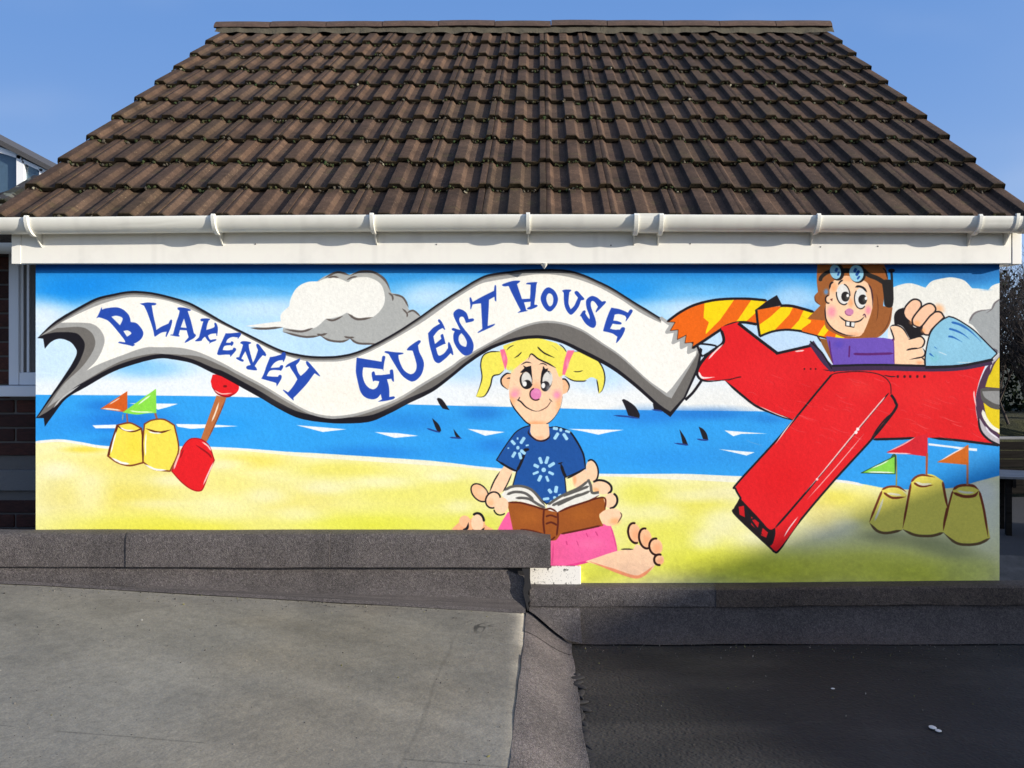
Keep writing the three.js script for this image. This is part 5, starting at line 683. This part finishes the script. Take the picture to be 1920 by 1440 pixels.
// ---------------------------------------------------------------- garden beyond the right end of the wall
{
  const bark = [[0.055, 0.042, 0.036], [0.075, 0.06, 0.05], [0.042, 0.034, 0.03]].map((c) => new THREE.MeshStandardMaterial({ color: lin(...c), roughness: 0.95 }));
  const twig = (a, b, r0, r1) => { const d = b.clone().sub(a), l = d.length(), g = new THREE.CylinderGeometry(r1, r0, l, 4, 1, true); g.translate(0, l / 2, 0); g.applyQuaternion(new THREE.Quaternion().setFromUnitVectors(new THREE.Vector3(0, 1, 0), d.normalize())); g.translate(a.x, a.y, a.z); return g; };
  const shrub = (x, z, h, seed, label) => {
    const r = rng(seed), t = thing('bare_shrub', label, 'shrub', [x, groundY(x, z), z], 'bare shrubs along the bank'), thick = [], thin = [];
    const grow = (p, dir, len, rad, lvl) => {
      const n = lvl > 2 ? 2 : 3; let q = p.clone(), d = dir.clone();
      for (let i = 0; i < n; i++) { const e = q.clone().addScaledVector(d, len / n); (lvl < 2 ? thick : thin).push(twig(q, e, rad * (1 - i * 0.2), rad * (1 - (i + 1) * 0.2))); q = e; d.add(new THREE.Vector3(r() - 0.5, r() - 0.35, r() - 0.5).multiplyScalar(0.42)).normalize();
        if (lvl < 4) for (let k = 0; k < (lvl < 1 ? 2 : lvl < 3 ? 2 : 1); k++) if (r() < 0.9) grow(q, d.clone().add(new THREE.Vector3(r() - 0.5, r() * 0.7 - 0.25, r() - 0.5).multiplyScalar(1.5)).normalize(), len * (0.52 + 0.2 * r()), rad * 0.55, lvl + 1); }
    };
    for (let k = 0; k < 5; k++) grow(new THREE.Vector3(x + (r() - 0.5) * 0.4, groundY(x, z) - 0.05, z + (r() - 0.5) * 0.4), new THREE.Vector3((r() - 0.5) * 0.7, 1, (r() - 0.5) * 0.5).normalize(), h * (0.55 + 0.2 * r()), 0.03, 0);
    part(t, 'trunk', merged(thick), bark[seed % 3]); part(t, 'twigs', merged(thin), bark[(seed + 1) % 3]).userData.kind = 'stuff';
  };
  const sp = [[8.4, -12.0, 2.3], [9.5, -12.6, 2.5], [10.6, -12.1, 2.4], [7.6, -12.6, 2.4], [11.8, -12.9, 2.5], [9.0, -11.5, 2.0]], where = ['bare twiggy shrub close beside the right end of the mural', 'second bare shrub out from the mural wall, behind the rail fence', 'bare twiggy shrub further along the bank behind the fence', 'bare shrub hidden mostly behind the mural wall', 'outermost bare twiggy shrub on the bank', 'low bare twiggy shrub in front on the bank'];
  sp.forEach(([x, z, h], i) => shrub(x, z, h, 300 + i, where[i]));
  // dark evergreen hedge behind the bare shrubs
  const r = rng(71), N = 26000, leaf = new THREE.BufferGeometry(); leaf.setAttribute('position', new THREE.Float32BufferAttribute([0, 0, 0, 0.5, 0.5, 0.08, 0, 1, 0, -0.5, 0.5, 0.08], 3)); leaf.setIndex([0, 1, 2, 0, 2, 3]); leaf.computeVertexNormals();
  const hedge = thing('evergreen_hedge', 'tall dark evergreen hedge behind the bare shrubs', 'hedge', [10, -1.3, -14.6]);
  const leaves = new THREE.InstancedMesh(leaf, new THREE.MeshPhysicalMaterial({ roughness: 0.95, specularIntensity: 0.3, side: THREE.DoubleSide }), N), o = new THREE.Object3D();
  for (let i = 0; i < N; i++) {
    const x = 2 + r() * 16, top = 2.1 + 1.3 * fbm(x * 0.7, 2, 1e6, 171, 3), hh = r() * top, z = -14.6 + (r() - 0.5) * 1.6 * (1 - 0.4 * hh / top);
    o.position.set(x - 10, hh + (fbm(x * 2, hh * 2, 1e6, 172, 2) - 0.5) * 0.3, z + 14.6); o.rotation.set(r() * 6.3, r() * 6.3, r() * 6.3); o.scale.setScalar(0.07 + 0.06 * r()); o.updateMatrix(); leaves.setMatrixAt(i, o.matrix);
    const k = 0.5 + 0.7 * r(); leaves.setColorAt(i, lin(0.028 * k, 0.042 * k, 0.018 * k));
  }
  leaves.name = 'foliage'; leaves.userData.kind = 'stuff'; leaves.castShadow = leaves.receiveShadow = true; hedge.add(leaves);
  part(hedge, 'trunk', merged([3, 5.2, 7.5, 9.6, 11.8, 14, 16].map((x) => twig(new THREE.Vector3(x, -1.5, -14.6), new THREE.Vector3(x + 0.1, 1.2, -14.6), 0.09, 0.04))), bark[2]);
  // rail fence at the foot of the bank
  const fence = thing('rail_fence', 'low dark board fence with a pale top rail below the shrubs', 'fence', [8, -2.4, -10.35]);
  const gy = -2.42; for (let x = 3.4; x < 13; x += 1.6) part(fence, 'post', box(x, x + 0.09, gy - 0.1, -1.40, -10.44, -10.35, 0.008), darkWood);
  part(fence, 'top_rail', box(3.2, 13.2, -1.398, -1.355, -10.42, -10.33, 0.006), greyWood);
  for (let k = 0; k < 6; k++) part(fence, 'board', box(3.2, 13.2, -1.57 - k * 0.145, -1.425 - k * 0.145 - 0.012, -10.348, -10.325, 0.005), darkWood);
  // picnic table
  const tb = thing('picnic_table', 'weathered grey plank table in the shade beyond the mural wall', 'table', [6.75, -2.4, -7.6]);
  const rot = (g) => { g.translate(-6.75, 0, 7.6); g.rotateY(-0.32); g.translate(6.75, 0, -7.6); return g; };
  for (let k = 0; k < 5; k++) part(tb, 'plank', rot(box(6.05, 7.7, -1.635, -1.60, -7.98 + k * 0.152, -7.84 + k * 0.152, 0.006)), greyWood);
  for (const x of [6.25, 7.4]) { part(tb, 'leg', rot(box(x, x + 0.07, -2.45, -1.637, -7.9, -7.8, 0.005)), darkWood); part(tb, 'leg', rot(box(x, x + 0.07, -2.45, -1.637, -7.4, -7.3, 0.005)), darkWood); part(tb, 'cross_bar', rot(box(x + 0.071, x + 0.11, -1.75, -1.64, -7.95, -7.25, 0.004)), darkWood); }
}

// ---------------------------------------------------------------- the neighbour's house whose verge shades the right of the wall
{
  const n = thing('neighbouring_house', 'rendered house with a low gabled roof across the yard, shading the mural corner', 'house', [18, -3.85, 3]);
  const apexZ = 2.6, apexY = 3.30, slope = 0.225, yAt = (z) => apexY - Math.abs(z - apexZ) * slope, zA = -2.2, zB = 10.5;
  const s = new THREE.Shape([[zA + 0.4, -3.9], [zA + 0.4, yAt(zA + 0.4) - 0.16], [apexZ, apexY - 0.16], [zB - 0.4, yAt(zB - 0.4) - 0.16], [zB - 0.4, -3.9]].map(([a, b]) => new THREE.Vector2(-a, b)));
  const e = new THREE.ExtrudeGeometry(s, { depth: 7.6, bevelEnabled: false }); e.rotateY(Math.PI / 2); e.translate(14.2, 0, 0); part(n, 'wall', e, render);
  const roofSide = (z0, z1) => { const q = new THREE.Shape([[-z0, yAt(z0)], [-z1, yAt(z1)], [-z1, yAt(z1) - 0.15], [-z0, yAt(z0) - 0.15]].map(([a, b]) => new THREE.Vector2(a, b))); const g = new THREE.ExtrudeGeometry(q, { depth: 8.2, bevelEnabled: false }); g.rotateY(Math.PI / 2); g.translate(14.0, 0, 0); return g; };
  part(n, 'roof', merged([roofSide(apexZ, zB), roofSide(zA, apexZ)]), new THREE.MeshStandardMaterial({ color: lin(0.1, 0.08, 0.07), map: tileMap, roughness: 0.9 }));
  for (const z of [0.6, 5.4]) { const w = part(n, 'window', merged([box(14.17, 14.24, 0.2, 0.28, z, z + 1.6), box(14.17, 14.24, 1.42, 1.5, z, z + 1.6), box(14.17, 14.24, 0.28, 1.42, z, z + 0.08), box(14.17, 14.24, 0.28, 1.42, z + 1.52, z + 1.6)]), upvc); part(w, 'pane', box(14.19, 14.195, 0.28, 1.42, z + 0.08, z + 1.52), new THREE.MeshPhysicalMaterial({ color: lin(0.05, 0.06, 0.07), roughness: 0.05 })); }
}
delete house.roofKit;
renderer.render(scene, camera);
